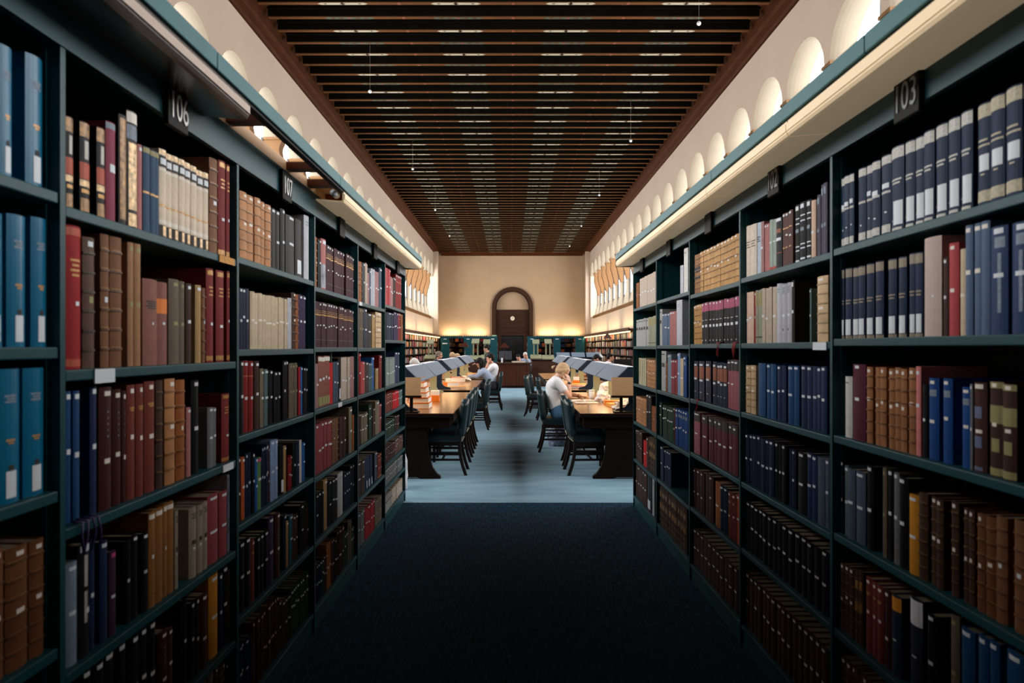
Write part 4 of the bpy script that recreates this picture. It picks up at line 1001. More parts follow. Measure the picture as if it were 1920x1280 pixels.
def spine_arc(th, n):
    bul = min(.008, th * .16)
    pts = []
    for i in range(n + 1):
        u = i / n
        pts.append((bul * (1 - (2 * u - 1) ** 2), (u - .5) * th))
    return pts
def book_into(mb, pg, lb, sp, s, ox, oy, oz, n=6):
    """cover into mb, pages into pg, paper labels into lb (may all be the same builder)"""
    th = sp['y1'] - sp['y0']; h = sp['h']; dep = sp['dep']
    key, desc, deco = STY[sp['st']]
    bd = min(.003, th * .16)
    arc = spine_arc(th, n)
    outer = [(-dep, -th / 2)] + [(x, y) for x, y in arc] + [(-dep, th / 2)]
    inner = [(-dep, th / 2 - bd), (-.004, th / 2 - bd), (-.004, -th / 2 + bd), (-dep, -th / 2 + bd)]
    def W(x, y, z): return (ox - s * x, oy + y, oz + z)
    poly = outer + inner
    k = len(poly)
    # walls
    vs = [W(x, y, 0) for x, y in poly] + [W(x, y, h) for x, y in poly]
    fs = []
    no = len(outer)
    for i in range(k):
        j = (i + 1) % k
        fs.append((i, j, k + j, k + i))
    mb.add(vs, fs, key, False)
    # top and bottom rim (as quads: two boards and the spine strip)
    for z, off in ((0, 0), (h, 1)):
        a = [W(-dep, -th / 2, z), W(0, -th / 2, z), W(0, -th / 2 + bd, z), W(-dep, -th / 2 + bd, z)]
        b = [W(-dep, th / 2, z), W(0, th / 2, z), W(0, th / 2 - bd, z), W(-dep, th / 2 - bd, z)]
        mb.add(a, [(0, 1, 2, 3)], key); mb.add(b, [(0, 1, 2, 3)], key)
        c = [W(x, y, z) for x, y in arc] + [W(-.004, th / 2 - bd, z), W(-.004, -th / 2 + bd, z)]
        mb.add(c, [tuple(range(len(c)))], key)
    if pg is not None:
        x0, x1 = sorted((ox - s * (-dep + .004), ox - s * (-.0045)))
        pg.box(x0, x1, oy - th / 2 + bd, oy + th / 2 - bd, oz + .003, oz + h - .004, 'pages')
    jr = random.Random(int(sp['y0'] * 1e4) + sp['r'] * 77)
    jz, jw = jr.uniform(-.035, .035), jr.uniform(-.06, .06)
    for (z0, z1, w0, w1, dk, off) in deco:
        if z1 - z0 < .06 and dk in (WHT, 'paper') and w1 - w0 < .9:
            if z0 < .8: z0 += jz; z1 += jz
            w0 += jw; w1 += jw * .5 + jr.uniform(-.05, .03)
            if jr.random() < .12: continue
        tgt = lb if (dk == WHT and lb is not None) else mb
        pts = []
        q = 4
        for i in range(q + 1):
            u = w0 + (w1 - w0) * i / q
            bul = min(.008, th * .16)
            pts.append((bul * (1 - (2 * u - 1) ** 2) + off, (u - .5) * th))
        vs = [W(x, y, z0 * h) for x, y in pts] + [W(x, y, z1 * h) for x, y in pts]
        fs = [(i, i + 1, q + 2 + i, q + 1 + i) for i in range(q)]
        if off > .002:
            base = len(vs)
            vs += [W(x - off, y, z0 * h) for x, y in pts] + [W(x - off, y, z1 * h) for x, y in pts]
            fs += [(i, i + 1, base + i + 1, base + i) for i in range(q)]
            fs += [(q + 1 + i, q + 2 + i, base + q + 2 + i, base + q + 1 + i) for i in range(q)]
        tgt.add(vs, fs, dk)

from collections import defaultdict
rows = defaultdict(list)
for i, sp in enumerate(SPECS):
    if sp['seen']: rows[sp['bay'], sp['r']].append(i)
ORD = ['zero', 'first', 'second', 'third', 'fourth', 'fifth', 'sixth', 'seventh', 'eighth', 'ninth', 'tenth', 'eleventh', 'twelfth', 'thirteenth', 'fourteenth', 'fifteenth',
       'sixteenth', 'seventeenth', 'eighteenth', 'nineteenth', 'twentieth', 'twenty-first', 'twenty-second', 'twenty-third', 'twenty-fourth', 'twenty-fifth', 'twenty-sixth', 'twenty-seventh', 'twenty-eighth', 'twenty-ninth', 'thirtieth']
for k, ids in rows.items():
    ids.sort(key=lambda i: SPECS[i]['xa'])
    for q, i in enumerate(ids): SPECS[i]['ord'] = q + 1
PLACE = {'L0': 'left edge bay', 'L1': 'second left bay', 'L2': 'third left bay', 'L3': 'fourth left bay', 'L4': 'fifth left bay', 'L5': 'last left bay',
         'R0': 'right edge bay', 'R1': 'nearest right bay', 'R2': 'second right bay', 'R3': 'third right bay', 'R4': 'fourth right bay', 'R5': 'last right bay'}
rest = MB()
for i, sp in enumerate(SPECS):
    s = -1 if sp['bay'][0] == 'L' else 1
    xx = s * (xs_of(sp['bay']) + sp['dx'])
    yy = (sp['y0'] + sp['y1']) / 2; zz = EYE + sp['z'] + .0005
    if i in single:
        c, p, l = MB(), MB(), MB()
        book_into(c, p, l, sp, s, 0, 0, 0)
        o = c.build('book', None, (xx, yy, zz))
        p.build('page_block', o)
        nq = 10
        for a_ in range(0, len(l.v), nq):
            one = MB(); one.add(l.v[a_:a_ + nq], [(i_, i_ + 1, 6 + i_, 5 + i_) for i_ in range(4)], l.keys[0]); one.build('spine_label', o)
        nr = ROWN[sp['r']]; assert len((STY[sp['st']][1]).split()) <= 8, STY[sp['st']][1]
        tag(o, '%s, %s from left, %s shelf, %s' % (STY[sp['st']][1], ORD[sp['ord']], nr, PLACE[sp['bay']]), 'book', 'books on the %s shelf of the %s' % (nr, PLACE[sp['bay']]))
    else:
        book_into(rest, rest, None, sp, s, xx, yy, zz, 2)
# green shelf markers standing behind the books
def card(x, y, z, sx, sz, lab):
    m = MB(); m.box(-sx / 2, sx / 2, -.004, .004, 0, sz, 'green_card')
    m.box(-sx * .35, sx * .35, -.005, -.004, sz * .62, sz * .68, 'ink')
    o = m.build('shelf_marker', None, (x, y, z)); tag(o, lab, 'shelf marker', 'green card shelf markers'); return o
card(XSR + .20, 2.385, EYE + .351, .10, .33, 'pale green card behind the navy volumes, nearest right bay')
card(XSR + .18, 2.56, EYE - .321, .08, .318, 'green card behind the blue journals, second right bay')
card(-(XSL + .10), 4.07, EYE - .329, .11, .305, 'dark green card behind the brown set, fourth left bay')
# ribbons hanging over the shelf edges
def ribbon(x, y, z, lab, key='ribbon_red', n=3):
    m = MB(); rnd = random.Random(int(y * 100))
    s = 1 if x > 0 else -1
    for k in range(n):
        yy = y + (k - n / 2) * .02
        m.tube([(x + s * .02, yy, z + .006), (x - s * .006, yy + .004, z + .004), (x - s * .009, yy + rnd.uniform(-.01, .01), z - .03), (x - s * .008, yy + rnd.uniform(-.02, .02), z - .05 - rnd.random() * .03)], .0035, key, 6)
    o = m.build('ribbon'); tag(o, lab, 'ribbon'); return o
ribbon(XSR, 3.50, EYE + .02, 'red ribbons trailing under the magenta topped set, right end')
ribbon(XSR, 3.78, EYE + .02, 'red ribbon trailing under the magenta topped set, middle', n=2)
ribbon(XSR, 4.2, EYE - .328, 'red ribbon over the edge of the third shelf, right side', n=2)
ribbon(-XSL, 1.66, EYE - .42, 'purple ribbon drooping under the blue journals in the second left bay', 'ribbon_purple', 4)

# ================================================================== READING TABLES
TT = .75
def make_table(cx, y0, y1):
    """double sided table, local x across, y along; centre line carries the lamp hood"""
    L = y1 - y0; hw = .63
    root = empty('reading_table', (cx, y0, 0))
    m = MB(); m.bbox(-hw, hw, 0, L, TT - .045, TT - .002, 'table_dark', .006); m.box(-hw + .008, hw - .008, .008, L - .008, TT - .002, TT, 'table_wood'); m.build('tabletop', root)
    m = MB()
    m.box(-hw + .05, -hw + .08, .08, L - .08, TT - .16, TT - .045, 'table_dark'); m.box(hw - .08, hw - .05, .08, L - .08, TT - .16, TT - .045, 'table_dark')
    m.box(-hw + .05, hw - .05, .06, .10, TT - .17, TT - .045, 'table_dark'); m.box(-hw + .05, hw - .05, L - .10, L - .06, TT - .17, TT - .045, 'table_dark')
    m.build('apron', root)
    prof = [(-.47, 0), (-.47, .03), (-.43, .06), (-.38, .13), (-.345, .24), (-.325, .38), (-.32, TT - .045), (.32, TT - .045), (.325, .38), (.345, .24), (.38, .13), (.43, .06), (.47, .03), (.47, 0),
            (.25, 0), (.20, .022), (-.20, .022), (-.25, 0)]
    for yy in (.09, L - .15):
        m = MB(); m.prism(prof, 'y', yy, yy + .06, 'table_dark'); m.build('leg', root)
    m = MB(); m.box(-.04, .04, .15, L - .15, .12, .22, 'table_dark'); m.build('stretcher', root)
    # hood
    zr, zl, xr, xl = 1.262, 1.10, .065, .225
    m = MB(); m.box(-xr, xr, .19, L, zr - .012, zr, 'white_plastic'); m.build('hood_ridge', root)
    half = L / 2
    for s in (-1, 1):
        for (a, c) in ((.19, half - .01), (half + .01, L - .0)):
            m = MB()
            th = .012
            poly = [(s * xr, zr), (s * xl, zl), (s * (xl - .004), zl - th), (s * (xr - .004), zr - .02)]
            m.prism(poly, 'y', a, c, 'hood_grey'); m.build('hood_panel', root)
    for yy in (half - .012, .18, L - .004):
        m = MB()
        for s in (-1, 1):
            m.prism([(s * xr * .9, zr + .004), (s * (xl + .004), zl + .004), (s * (xl - .02), zl - .022), (s * xr * .9, zr - .03)], 'y', yy, yy + .022, 'hood_navy')
        m.box(-xr, xr, yy, yy + .022, zr - .03, zr + .004, 'hood_navy'); m.build('hood_rib', root)
    # navy bracket at the near end, gable plus curved foot
    m = MB()
    m.prism([(-xr, zr), (xr, zr), (xl, zl), (xl - .05, zl - .03), (.06, zl - .02), (-.06, zl - .02), (-xl + .05, zl - .03), (-xl, zl)], 'y', .15, .185, 'hood_navy')
    m.prism([(-.06, zl), (-.055, .86), (-.10, .81), (-.20, .785), (-.22, TT), (.22, TT), (.20, .785), (.10, .81), (.055, .86), (.06, zl)], 'y', .145, .19, 'hood_navy')
    m.build('hood_bracket', root)
    for yy in (half - .04, L - .10):
        m = MB()
        m.prism([(-.055, zl + .03), (-.05, .84), (-.07, .80), (-.16, .775), (-.16, TT), (.16, TT), (.16, .775), (.07, .80), (.05, .84), (.055, zl + .03)], 'y', yy, yy + .06, 'hood_post')
        m.box(-.09, .09, yy - .02, yy + .08, zl - .02, zl + .015, 'brass'); m.build('hood_post', root)
    m = MB()
    m.tube([(-.10, .2, zr - .09), (-.10, L - .2, zr - .09)], .013, 'tube', 8); m.tube([(.10, .2, zr - .09), (.10, L - .2, zr - .09)], .013, 'tube', 8)
    m.build('tube_lamp', root)
    return root
TABLES = {}
def hood_light(cx, y0, L, power=8.5):
    area_light('hood_light', (cx, y0 + L / 2, 1.15), (0, 0, 0), .34, L - .3, power, (1.0, .74, .44))
for sd, cx in (('left', -1.27), ('right', 1.40)):
    for i, (y0, y1) in enumerate(((7.64, 11.25), (11.82, 15.35), (15.92, 19.5))):
        if not TABLES:
            t = make_table(cx, 0, 3.6); proto_table = t
        else: t = copy_tree(proto_table)
        t.location = (cx, y0, 0)
        TABLES[sd, i] = t
        tag(t, '%s reading table with grey lamp hood, %s' % (['nearest', 'middle', 'farthest'][i], 'left of the carpeted aisle' if sd == 'left' else 'right of the carpeted aisle'), 'table', 'long hooded reading tables')
        hood_light(cx, y0, 3.5)

# ================================================================== CHAIRS
def make_chair():
    """seat opens towards local +x; back at -x"""
    root = empty('reading_chair', (0, 0, 0))
    hw = .225
    m = MB(); m.bbox(-.235, .22, -hw, hw, .385, .475, 'chair_leather', .022); seat = m.build('seat', root)
    m = MB()
    for k in range(13):
        y = -hw + .02 + k * (2 * hw - .04) / 12
        m.ball((-.237, y, .398), .006, 'stud', 6, 4)
    m.build('stud_row', seat)
    # backrest: tall padded panel, top gently arched with ears
    m = MB()
    P = []; nseg = 10
    zs_ = [.455, .55, .68, .80, .868]
    front, back = [], []
    grid_f = []; grid_b = []
    for zi, z in enumerate(zs_):
        t = (z - .5) / .365
        xb = -.225 - .045 * t
        rowf, rowb = [], []
        for j in range(nseg + 1):
            u = -1 + 2 * j / nseg
            zz = z
            if zi == len(zs_) - 1:
                zz = z + .018 * math.cos(u * math.pi * 1.5) - .01
            y = u * (hw - .005)
            pad = .028 * (1 - u ** 4) * (1 if 0 < zi < len(zs_) - 1 else .4)
            rowf.append((xb + .034 + pad * .6, y, zz)); rowb.append((xb - .034 - pad * .35, y, zz))
        grid_f.append(rowf); grid_b.append(rowb)
    n1 = nseg + 1; nz = len(zs_)
    vs = [p for r_ in grid_f for p in r_] + [p for r_ in grid_b for p in r_]
    fs = []
    off = n1 * nz
    for i in range(nz - 1):
        for j in range(nseg):
            a = i * n1 + j
            fs.append((a, a + 1, a + n1 + 1, a + n1)); fs.append((off + a, off + a + n1, off + a + n1 + 1, off + a + 1))
    for i in range(nz - 1):
        a = i * n1; fs.append((a, a + n1, off + a + n1, off + a))
        a = i * n1 + nseg; fs.append((a, off + a, off + a + n1, a + n1))
    for j in range(nseg):
        fs.append((j, off + j, off + j + 1, j + 1)); a = (nz - 1) * n1 + j
        fs.append((a, a + 1, off + a + 1, off + a))
    m.add(vs, fs, 'chair_leather', True); br = m.build('backrest', root)
    # legs
    for s in (-1, 1):
        y = s * (hw - .022)
        pts = [(-.165, .0), (-.205, .12), (-.225, .26), (-.215, .42), (-.222, .52), (-.26, .80)]
        pts = [(-.285, 0), (-.245, .12), (-.215, .26), (-.205, .42), (-.212, .47)]
        m = MB(); w = .019
        poly = [(x - .018, z) for x, z in pts] + [(x + .018, z) for x, z in reversed(pts)]
        m.prism(poly, 'y', y - w, y + w, 'chair_wood'); m.build('leg', root)
        m = MB(); m.prism([(.170, 0), (.165, .40), (.205, .40), (.200, 0)], 'y', y - .018, y + .018, 'chair_wood'); m.build('leg', root)
        m = MB(); m.box(-.225, .18, y - .009, y + .009, .17, .195, 'chair_wood'); m.box(-.21, .18, y - .009, y + .009, .255, .275, 'chair_wood'); m.build('stretcher', root)
    m = MB(); m.box(-.19, .20, -hw + .012, hw - .012, .345, .397, 'chair_wood'); m.build('seat_rail', root)
    m = MB(); m.box(-.02, .0, -hw + .02, hw - .02, .175, .193, 'chair_wood'); m.build('stretcher', root)
    return root
chair0 = None
def chair(x, y, facing, lab, rot=0):
    global chair0
    if chair0 is None: chair0 = make_chair(); c = chair0
    else: c = copy_tree(chair0)
    c.location = (x, y, 0); c.rotation_euler = (0, 0, (0 if facing > 0 else math.pi) + R(rot))
    tag(c, lab, 'chair', 'dark green leather chairs along the tables')
    return c
# left tables: chairs face -x ; backs about x = -.60
for y, dx, lab in ((8.15, 0, 'green leather chair at the near left table, closest to the camera'), (9.06, 0, 'green leather chair at the near left table, second from the camera'),
              (9.80, 0, 'green leather chair at the near left table, third from the camera'), (10.53, 0, 'green leather chair at the near left table, farthest of four'),
              (12.50, .12, 'green leather chair at the middle left table, the nearer one'), (13.35, .12, 'green leather chair at the middle left table, the farther one'),
              (16.35, .31, 'green leather chair under the person in a blue shirt'), (17.25, .30, 'green leather chair under the man in a white shirt')):
    chair(-.81 + dx, y, -1, lab)
for y, dx, rot, lab in ((8.15, -.02, 3, 'green leather chair at the near right table, closest to the camera'), (8.78, -.02, -2, 'green leather chair right behind the closest one, near right table'),
                   (9.90, -.28, 0, 'green leather chair the blonde woman sits on'), (14.95, -.37, -6, 'green leather chair pulled out by the middle right table'), (15.75, -.25, 0, 'green leather chair at the end of the middle right table'),
                   (14.1, -.15, 0, 'green leather chair behind the blonde woman, middle right table')):
    chair(.965 + dx, y, 1, lab, rot)

# ================================================================== THINGS ON THE TABLES
def book_rest(x, y, s, lab):
    e = empty('book_rest', (x, y, TT))
    m = MB(); m.prism([(-.0, .195), (.012, .195), (.06, .398), (.048, .40)], 'x', -.22, .22, 'board_tan')
    m.build('sloping_board', e)
    m = MB(); m.box(-.23, .23, -.045, .03, .175, .198, 'table_dark'); m.build('ledge', e)
    for dx in (-.12 * s, ):
        m = MB(); m.box(dx - .016, dx + .016, -.02, .012, 0, .176, 'table_dark'); m.build('pedestal', e)
    m = MB(); m.box(-.2, .2, -.035, .09, 0, .018, 'table_dark'); m.build('foot', e)
    tag(e, lab, 'book stand', 'tilted tan book rests'); return e
book_rest(-1.24, 7.69, -1, 'tan tilted book rest at the near end of the left table')
book_rest(1.36, 7.69, 1, 'tan tilted book rest at the near end of the right table')
# stack of fat volumes with white page edges, left
z = TT + .001
for k, w in enumerate((.24, .25, .24, .25, .235, .22)):
    e = MB(); hh = .062 if k else .07
    e.bbox(-w / 2, w / 2, -.16, .16, 0, .005, 'orange', .002); e.bbox(-w / 2, w / 2, -.16, .16, hh - .006, hh - .001, 'orange', .002); e.box(-w / 2, -w / 2 + .006, -.16, .16, 0, hh - .001, 'orange')
    o = e.build('reference_volume', None, (-1.10 - .015 * k, 8.35 + .01 * (k % 2), z))
    e = MB(); e.box(-w / 2 + .006, w / 2 - .004, -.155, .155, .005, hh - .006, 'paper'); e.build('page_block', o)
    tag(o, 'fat volume with white page edges in the left table stack, %s from bottom' % ORD[k + 1], 'book', 'stack of fat volumes by the left book rest'); z += hh
def simple_thing(name, lab, cat, parts, loc, rz=0, group=None):
    e = empty(name, loc, rz)
    for pn, fn in parts:
        m = MB(); fn(m); m.build(pn, e)
    tag(e, lab, cat, group); return e
def carton(x, y, lab, z=TT):
    simple_thing('card_box', lab, 'box', [('box_body', lambda m: m.bbox(-.06, .06, -.05, .05, 0, .085, 'orange', .003)), ('white_lid', lambda m: m.bbox(-.055, .055, -.045, .045, .0855, .15, 'white_plastic', .003))], (x, y, z), 0, 'orange boxes with white tops')
carton(-1.04, 9.35, 'small orange box with white top by the near left lamp post')
carton(-1.18, 12.95, 'small orange box with white top on the middle left table')
carton(1.30, 13.6, 'small red orange box with white top on the middle right table')
def flat_book(x, y, w, d, h, key, rz, lab, z=TT, pk='paper'):
    m = MB(); m.bbox(-w / 2, w / 2, -d / 2, d / 2, 0, .004, key, .0015); m.bbox(-w / 2, w / 2, -d / 2, d / 2, h - .004, h, key, .0015); m.box(-w / 2, -w / 2 + .004, -d / 2, d / 2, 0, h, key)
    o = m.build('book', None, (x, y, z + .001)); o.rotation_euler = (0, 0, rz)
    m = MB(); m.box(-w / 2 + .004, w / 2 - .006, -d / 2 + .005, d / 2 - .005, .004, h - .004, pk); m.build('page_block', o)
    tag(o, lab, 'book'); return o
flat_book(1.38, 8.55, .34, .25, .04, 'amber', .08, 'thick amber folder lying in front of the right book rest')
flat_book(1.34, 8.88, .25, .2, .05, 'orange', -.05, 'orange book lying behind the amber folder on right table', pk='orange')
flat_book(-.98, 12.25, .36, .22, .035, 'amber', .05, 'amber book lying open side down at the middle left table')
flat_book(-1.12, 12.75, .24, .2, .09, 'orange', .5, 'upright orange folder beneath the middle left hood')
flat_book(1.22, 12.9, .40, .3, .05, 'amber', .05, 'wide amber book on the middle right table')
flat_book(1.20, 12.3, .26, .2, .045, 'red_cloth', -.2, 'red book on the middle right table')
flat_book(-1.0, 17.0, .42, .3, .03, 'paper', .1, 'pile of pale papers before the man in white')
flat_book(-.86, 16.35, .26, .2, .03, 'red_cloth', .2, 'red folder under the hands of the person in blue')
flat_book(-.98, 18.0, .34, .3, .06, 'amber', .1, 'amber folder on the far left table')
flat_book(-1.15, 14.6, .3, .24, .10, 'red_patch', .3, 'brownish red pile of books on the middle left table')
flat_book(1.02, 15.2, .3, .5, .02, 'paper', 0, 'pale open papers at end of the middle right table')
# open book and papers in front of the woman
def open_book(x, y, z, lab, w=.17, d=.24, rz=0):
    e = empty('open_book', (x, y, z), rz)
    for s in (-1, 1):
        m = MB()
        pts = [(0, .004), (s * .02, .018), (s * w * .6, .016), (s * w, .006), (s * w, .0), (0, 0)]
        m.prism(pts, 'x' if False else 'y', -d / 2, d / 2, 'paper'); m.build('page_leaves', e)
    m = MB(); m.box(-w - .005, w + .005, -d / 2 - .005, d / 2 + .005, -.003, 0, 'tan_cover' if 'tan_cover' in MATS else 'board_tan'); m.build('cover', e)
    tag(e, lab, 'book'); return e
open_book(.99, 9.35, TT + .004, 'open book lying before the blonde woman', rz=.05)
m = MB(); m.bbox(-.15, .15, -.1, .1, 0, .012, 'paper', .002); o = m.build('paper_sheaf', None, (1.00, 9.03, TT + .001)); o.rotation_euler = (0, 0, .04); tag(o, 'white paper sheaf at the table edge beside the open book', 'papers')
# white cup, crumpled bag, printed tissue pack, laptop-like box
simple_thing('paper_cup', 'tall white paper cup in front of the blonde woman', 'cup', [('cup_body', lambda m: m.tube([(0, 0, 0), (0, 0, .13)], [.032, .042], 'white_plastic', 16)), ('lid', lambda m: m.tube([(0, 0, .131), (0, 0, .148)], [.045, .040], 'white_plastic', 16))], (1.13, 9.55, TT))
def crumple(name, loc, size, key, lab, cat, seed=1, amp=.18, group=None):
    bm = bmesh.new(); bmesh.ops.create_icosphere(bm, subdivisions=3, radius=1)
    rnd = random.Random(seed)
    from mathutils import noise
    for v in bm.verts:
        n_ = noise.noise(v.co * 2.3 + Vector((seed, 0, 0))) + .5 * noise.noise(v.co * 5 + Vector((0, seed, 0)))
        v.co *= 1 + amp * n_ * 2
        if v.co.z < -.55: v.co.z = -.55
        v.co = Vector((v.co.x * size[0], v.co.y * size[1], (v.co.z + .55) * size[2] / 1.55))
    bm.verts.index_update()
    m = MB(); m.add([v.co.copy() for v in bm.verts], [[v.index for v in f.verts] for f in bm.faces], key, False); bm.free()
    o = m.build(name, None, loc); tag(o, lab, cat, group); return o
crumple('paper_bag', (1.24, 9.22, TT), (.085, .07, .15), 'white_plastic', 'crumpled white paper bag beside the white cup', 'bag', 3, .3)
mat('printed_white', (222, 214, 204), .6, var=.35, scale=14)
crumple('tissue_pack', (1.37, 9.72, TT + .085), (.12, .09, .16), 'printed_white', 'white patterned tissue pack on a grey box, right table', 'tissue pack', 5, .1)
simple_thing('grey_box', 'flat grey box under the tissue pack, right table', 'box', [('box_body', lambda m: m.bbox(-.14, .14, -.12, .12, 0, .05, 'grey_plastic', .004)), ('lid', lambda m: m.bbox(-.145, .145, -.125, .125, .051, .084, 'white_plastic', .004))], (1.38, 9.72, TT))
crumple('snack_bag', (1.36, 8.08, TT), (.14, .1, .12), 'printed_white', 'white printed bag behind the right book rest', 'bag', 9, .25)
crumple('carrier_bag', (-1.165, 7.2, 0), (.075, .10, .38), 'white_plastic', 'white carrier bag poking out past the left bookcase end', 'bag', 11, .22)
crumple('backpack', (.70, 10.36, .0), (.14, .13, .34), 'bag_print', 'blue and white patterned bag behind the blonde woman\'s chair', 'bag', 21, .14)
crumple('paper_heap', (-1.05, 15.0, TT), (.16, .13, .10), 'printed_white', 'heap of mixed papers on the middle left table', 'papers', 31, .2)

# ================================================================== ISSUE DESK AND STANDS AT THE END OF THE AISLE
dk = empty('issue_desk', (.05, 25.0, 0))
m = MB(); m.box(-.62, .62, 0, .04, .08, .88, 'desk_red' if 'desk_red' in MATS else 'cornice_wood')
for x in (-.6, -.2, .2, .58): m.box(x - .03, x + .03, -.02, 0, .08, .88, 'oak_dark')
m.build('front_panel', dk)
m = MB(); m.bbox(-.70, .70, -.06, .75, .88, .93, 'oak_dark', .008); m.build('counter_top', dk)
m = MB(); m.box(-.62, .62, .01, .06, 0, .08, 'table_dark'); m.build('plinth', dk)
for s in (-1, 1):
    m = MB(); m.box(min(s * .62, s * .66), max(s * .62, s * .66), 0, .7, 0, .88, 'oak_dark'); m.build('side_panel', dk)
tag(dk, 'dark wooden issue desk closing the far end of the aisle', 'desk')
for s in (-1, 1):
    w = empty('desk_wing', (.05 + s * 1.25, 26.0, 0))
    m = MB(); m.box(-.5, .5, 0, .5, 0, .98, 'oak_dark'); m.build('body', w)
    m = MB(); m.bbox(-.52, .52, -.04, .54, .981, 1.02, 'table_dark', .006); m.build('counter_top', w)
    tag(w, 'dark wooden counter wing on the %s of the issue desk' % ('left' if s < 0 else 'right'), 'desk')
def pyramid_lamp(x, y, z0, h, w, lab, key='lamp_brown'):
    e = empty('desk_lamp', (x, y, z0))
    m = MB(); m.tube([(0, 0, 0), (0, 0, h)], .016, 'oak_dark'); m.build('pole', e)
    m = MB()
    vs = [(-w, -w * .6, h - .18), (w, -w * .6, h - .18), (w, w * .6, h - .18), (-w, w * .6, h - .18), (-w * .25, -w * .15, h), (w * .25, -w * .15, h), (w * .25, w * .15, h), (-w * .25, w * .15, h)]
    m.add(vs, [(0, 1, 5, 4), (1, 2, 6, 5), (2, 3, 7, 6), (3, 0, 4, 7), (4, 5, 6, 7)], key); m.build('lamp_shade', e)
    m = MB(); m.tube([(0, 0, 0), (0, 0, .02)], .09, 'oak_dark', 14); m.build('base', e)
    tag(e, lab, 'lamp', 'pyramid shaded lamps'); return e
pyramid_lamp(-.24, 24.9 + .25, .93, .72, .19, 'brown pyramid shaded lamp standing on the issue desk')
pyramid_lamp(-1.66, 24.6, 0, 1.68, .15, 'reddish brown pyramid shaded lamp left of the issue desk')
pyramid_lamp(3.05, 24.0, 0, 1.32, .2, 'white pyramid shaded lamp before the right wall books', 'white_plastic')
pyramid_lamp(3.6, 25.5, 0, 2.0, .15, 'brown shaded lamp in front of the right wall books')
simple_thing('monitor', 'grey computer monitor behind the lamp on the issue desk', 'monitor', [('screen', lambda m: m.bbox(-.24, .24, -.02, .02, .1, .42, 'screen_grey', .005)), ('stand', lambda m: m.box(-.03, .03, -.01, .03, 0, .12, 'black_plastic')), ('foot', lambda m: m.box(-.1, .1, -.08, .08, 0, .012, 'black_plastic'))], (-.21, 25.55, .93))
simple_thing('monitor', 'black computer monitor on the right side tables', 'monitor', [('screen', lambda m: m.bbox(-.24, .24, -.02, .02, .1, .42, 'black_plastic', .005)), ('stand', lambda m: m.box(-.03, .03, -.01, .03, 0, .12, 'black_plastic')), ('foot', lambda m: m.box(-.1, .1, -.08, .08, 0, .012, 'black_plastic'))], (2.95, 18.0, .76))
simple_thing('card_box', 'white upright box beside the lamp on the issue desk', 'box', [('box_body', lambda m: m.bbox(-.035, .035, -.03, .03, 0, .17, 'white_plastic', .003))], (-.33, 25.05, .93))
flat_book(.28, 25.3, .5, .3, .05, 'khaki_print', .1, 'pale yellow folder on the issue desk', z=.93)

def index_stand(x, y, lab, rz=0):
    """dark cabinet with sloping olive top, two pale posts and a tilted reading hood"""
    e = empty('index_stand', (x, y, 0), rz)
    m = MB(); m.box(-.23, .23, -.25, .25, 0, .98, 'oak_dark'); m.box(-.005, .005, -.26, -.25, .05, .95, 'brass'); m.build('cabinet', e)
    m = MB(); m.prism([(-.32, .98), (.32, 1.14), (.32, 1.17), (-.32, 1.015)], 'x', -.25, .25, 'hood_post')
    for k in range(4): m.prism([(-.3, 1.022), (-.22, 1.042), (-.22, 1.048), (-.3, 1.028)], 'x', -.23 + k * .12, -.14 + k * .12, 'khaki_print')
    m.build('sloping_top', e)
    for s in (-1, 1):
        m = MB(); m.bbox(s * .085 - .028, s * .085 + .028, .16, .22, 1.12, 1.66, 'hood_post', .004); m.build('post', e)
    m = MB(); m.prism([(-.12, 1.62), (.30, 1.80), (.30, 1.84), (-.14, 1.66)], 'x', -.15, .15, 'hood_post'); m.build('hood', e)
    tag(e, lab, 'index stand', 'olive topped index stands'); return e
index_stand(-1.42, 27.2, 'olive topped index stand left of the dark clothed standing reader')
index_stand(-3.55, 30.0, 'olive topped index stand before the left wall books')
index_stand(-1.05, 29.5, 'olive topped index stand just left of the issue desk')
index_stand(1.55, 28.4, 'olive topped index stand right of the issue desk, the wider view one')
index_stand(1.10, 30.0, 'olive topped index stand close behind the right edge of the desk')
# catalogue table with three hooded panels on the right
e = empty('hooded_table', (2.25, 22.8, 0))
m = MB(); m.box(-.75, .75, 0, .7, .70, .75, 'table_dark'); m.build('tabletop', e)
for dx in (-.7, .66):
    m = MB(); m.box(dx, dx + .04, .02, .68, 0, .70, 'table_dark'); m.build('leg', e)
for k in range(3):
    x0 = -.72 + k * .5
    m = MB(); m.prism([(-.02, 1.16), (.2, 1.30), (.2, 1.32), (-.03, 1.175)], 'x', x0, x0 + .44, 'hood_grey'); m.build('hood_panel', e)
m = MB(); m.box(-.74, .74, .2, .24, 1.05, 1.31, 'hood_navy'); m.build('hood_back', e)
for dx in (-.70, 0, .66):
    m = MB(); m.box(dx, dx + .04, .2, .24, .75, 1.06, 'hood_navy'); m.build('hood_post', e)
tag(e, 'table with three pale tilted panels in front of the right end bookcases', 'table')

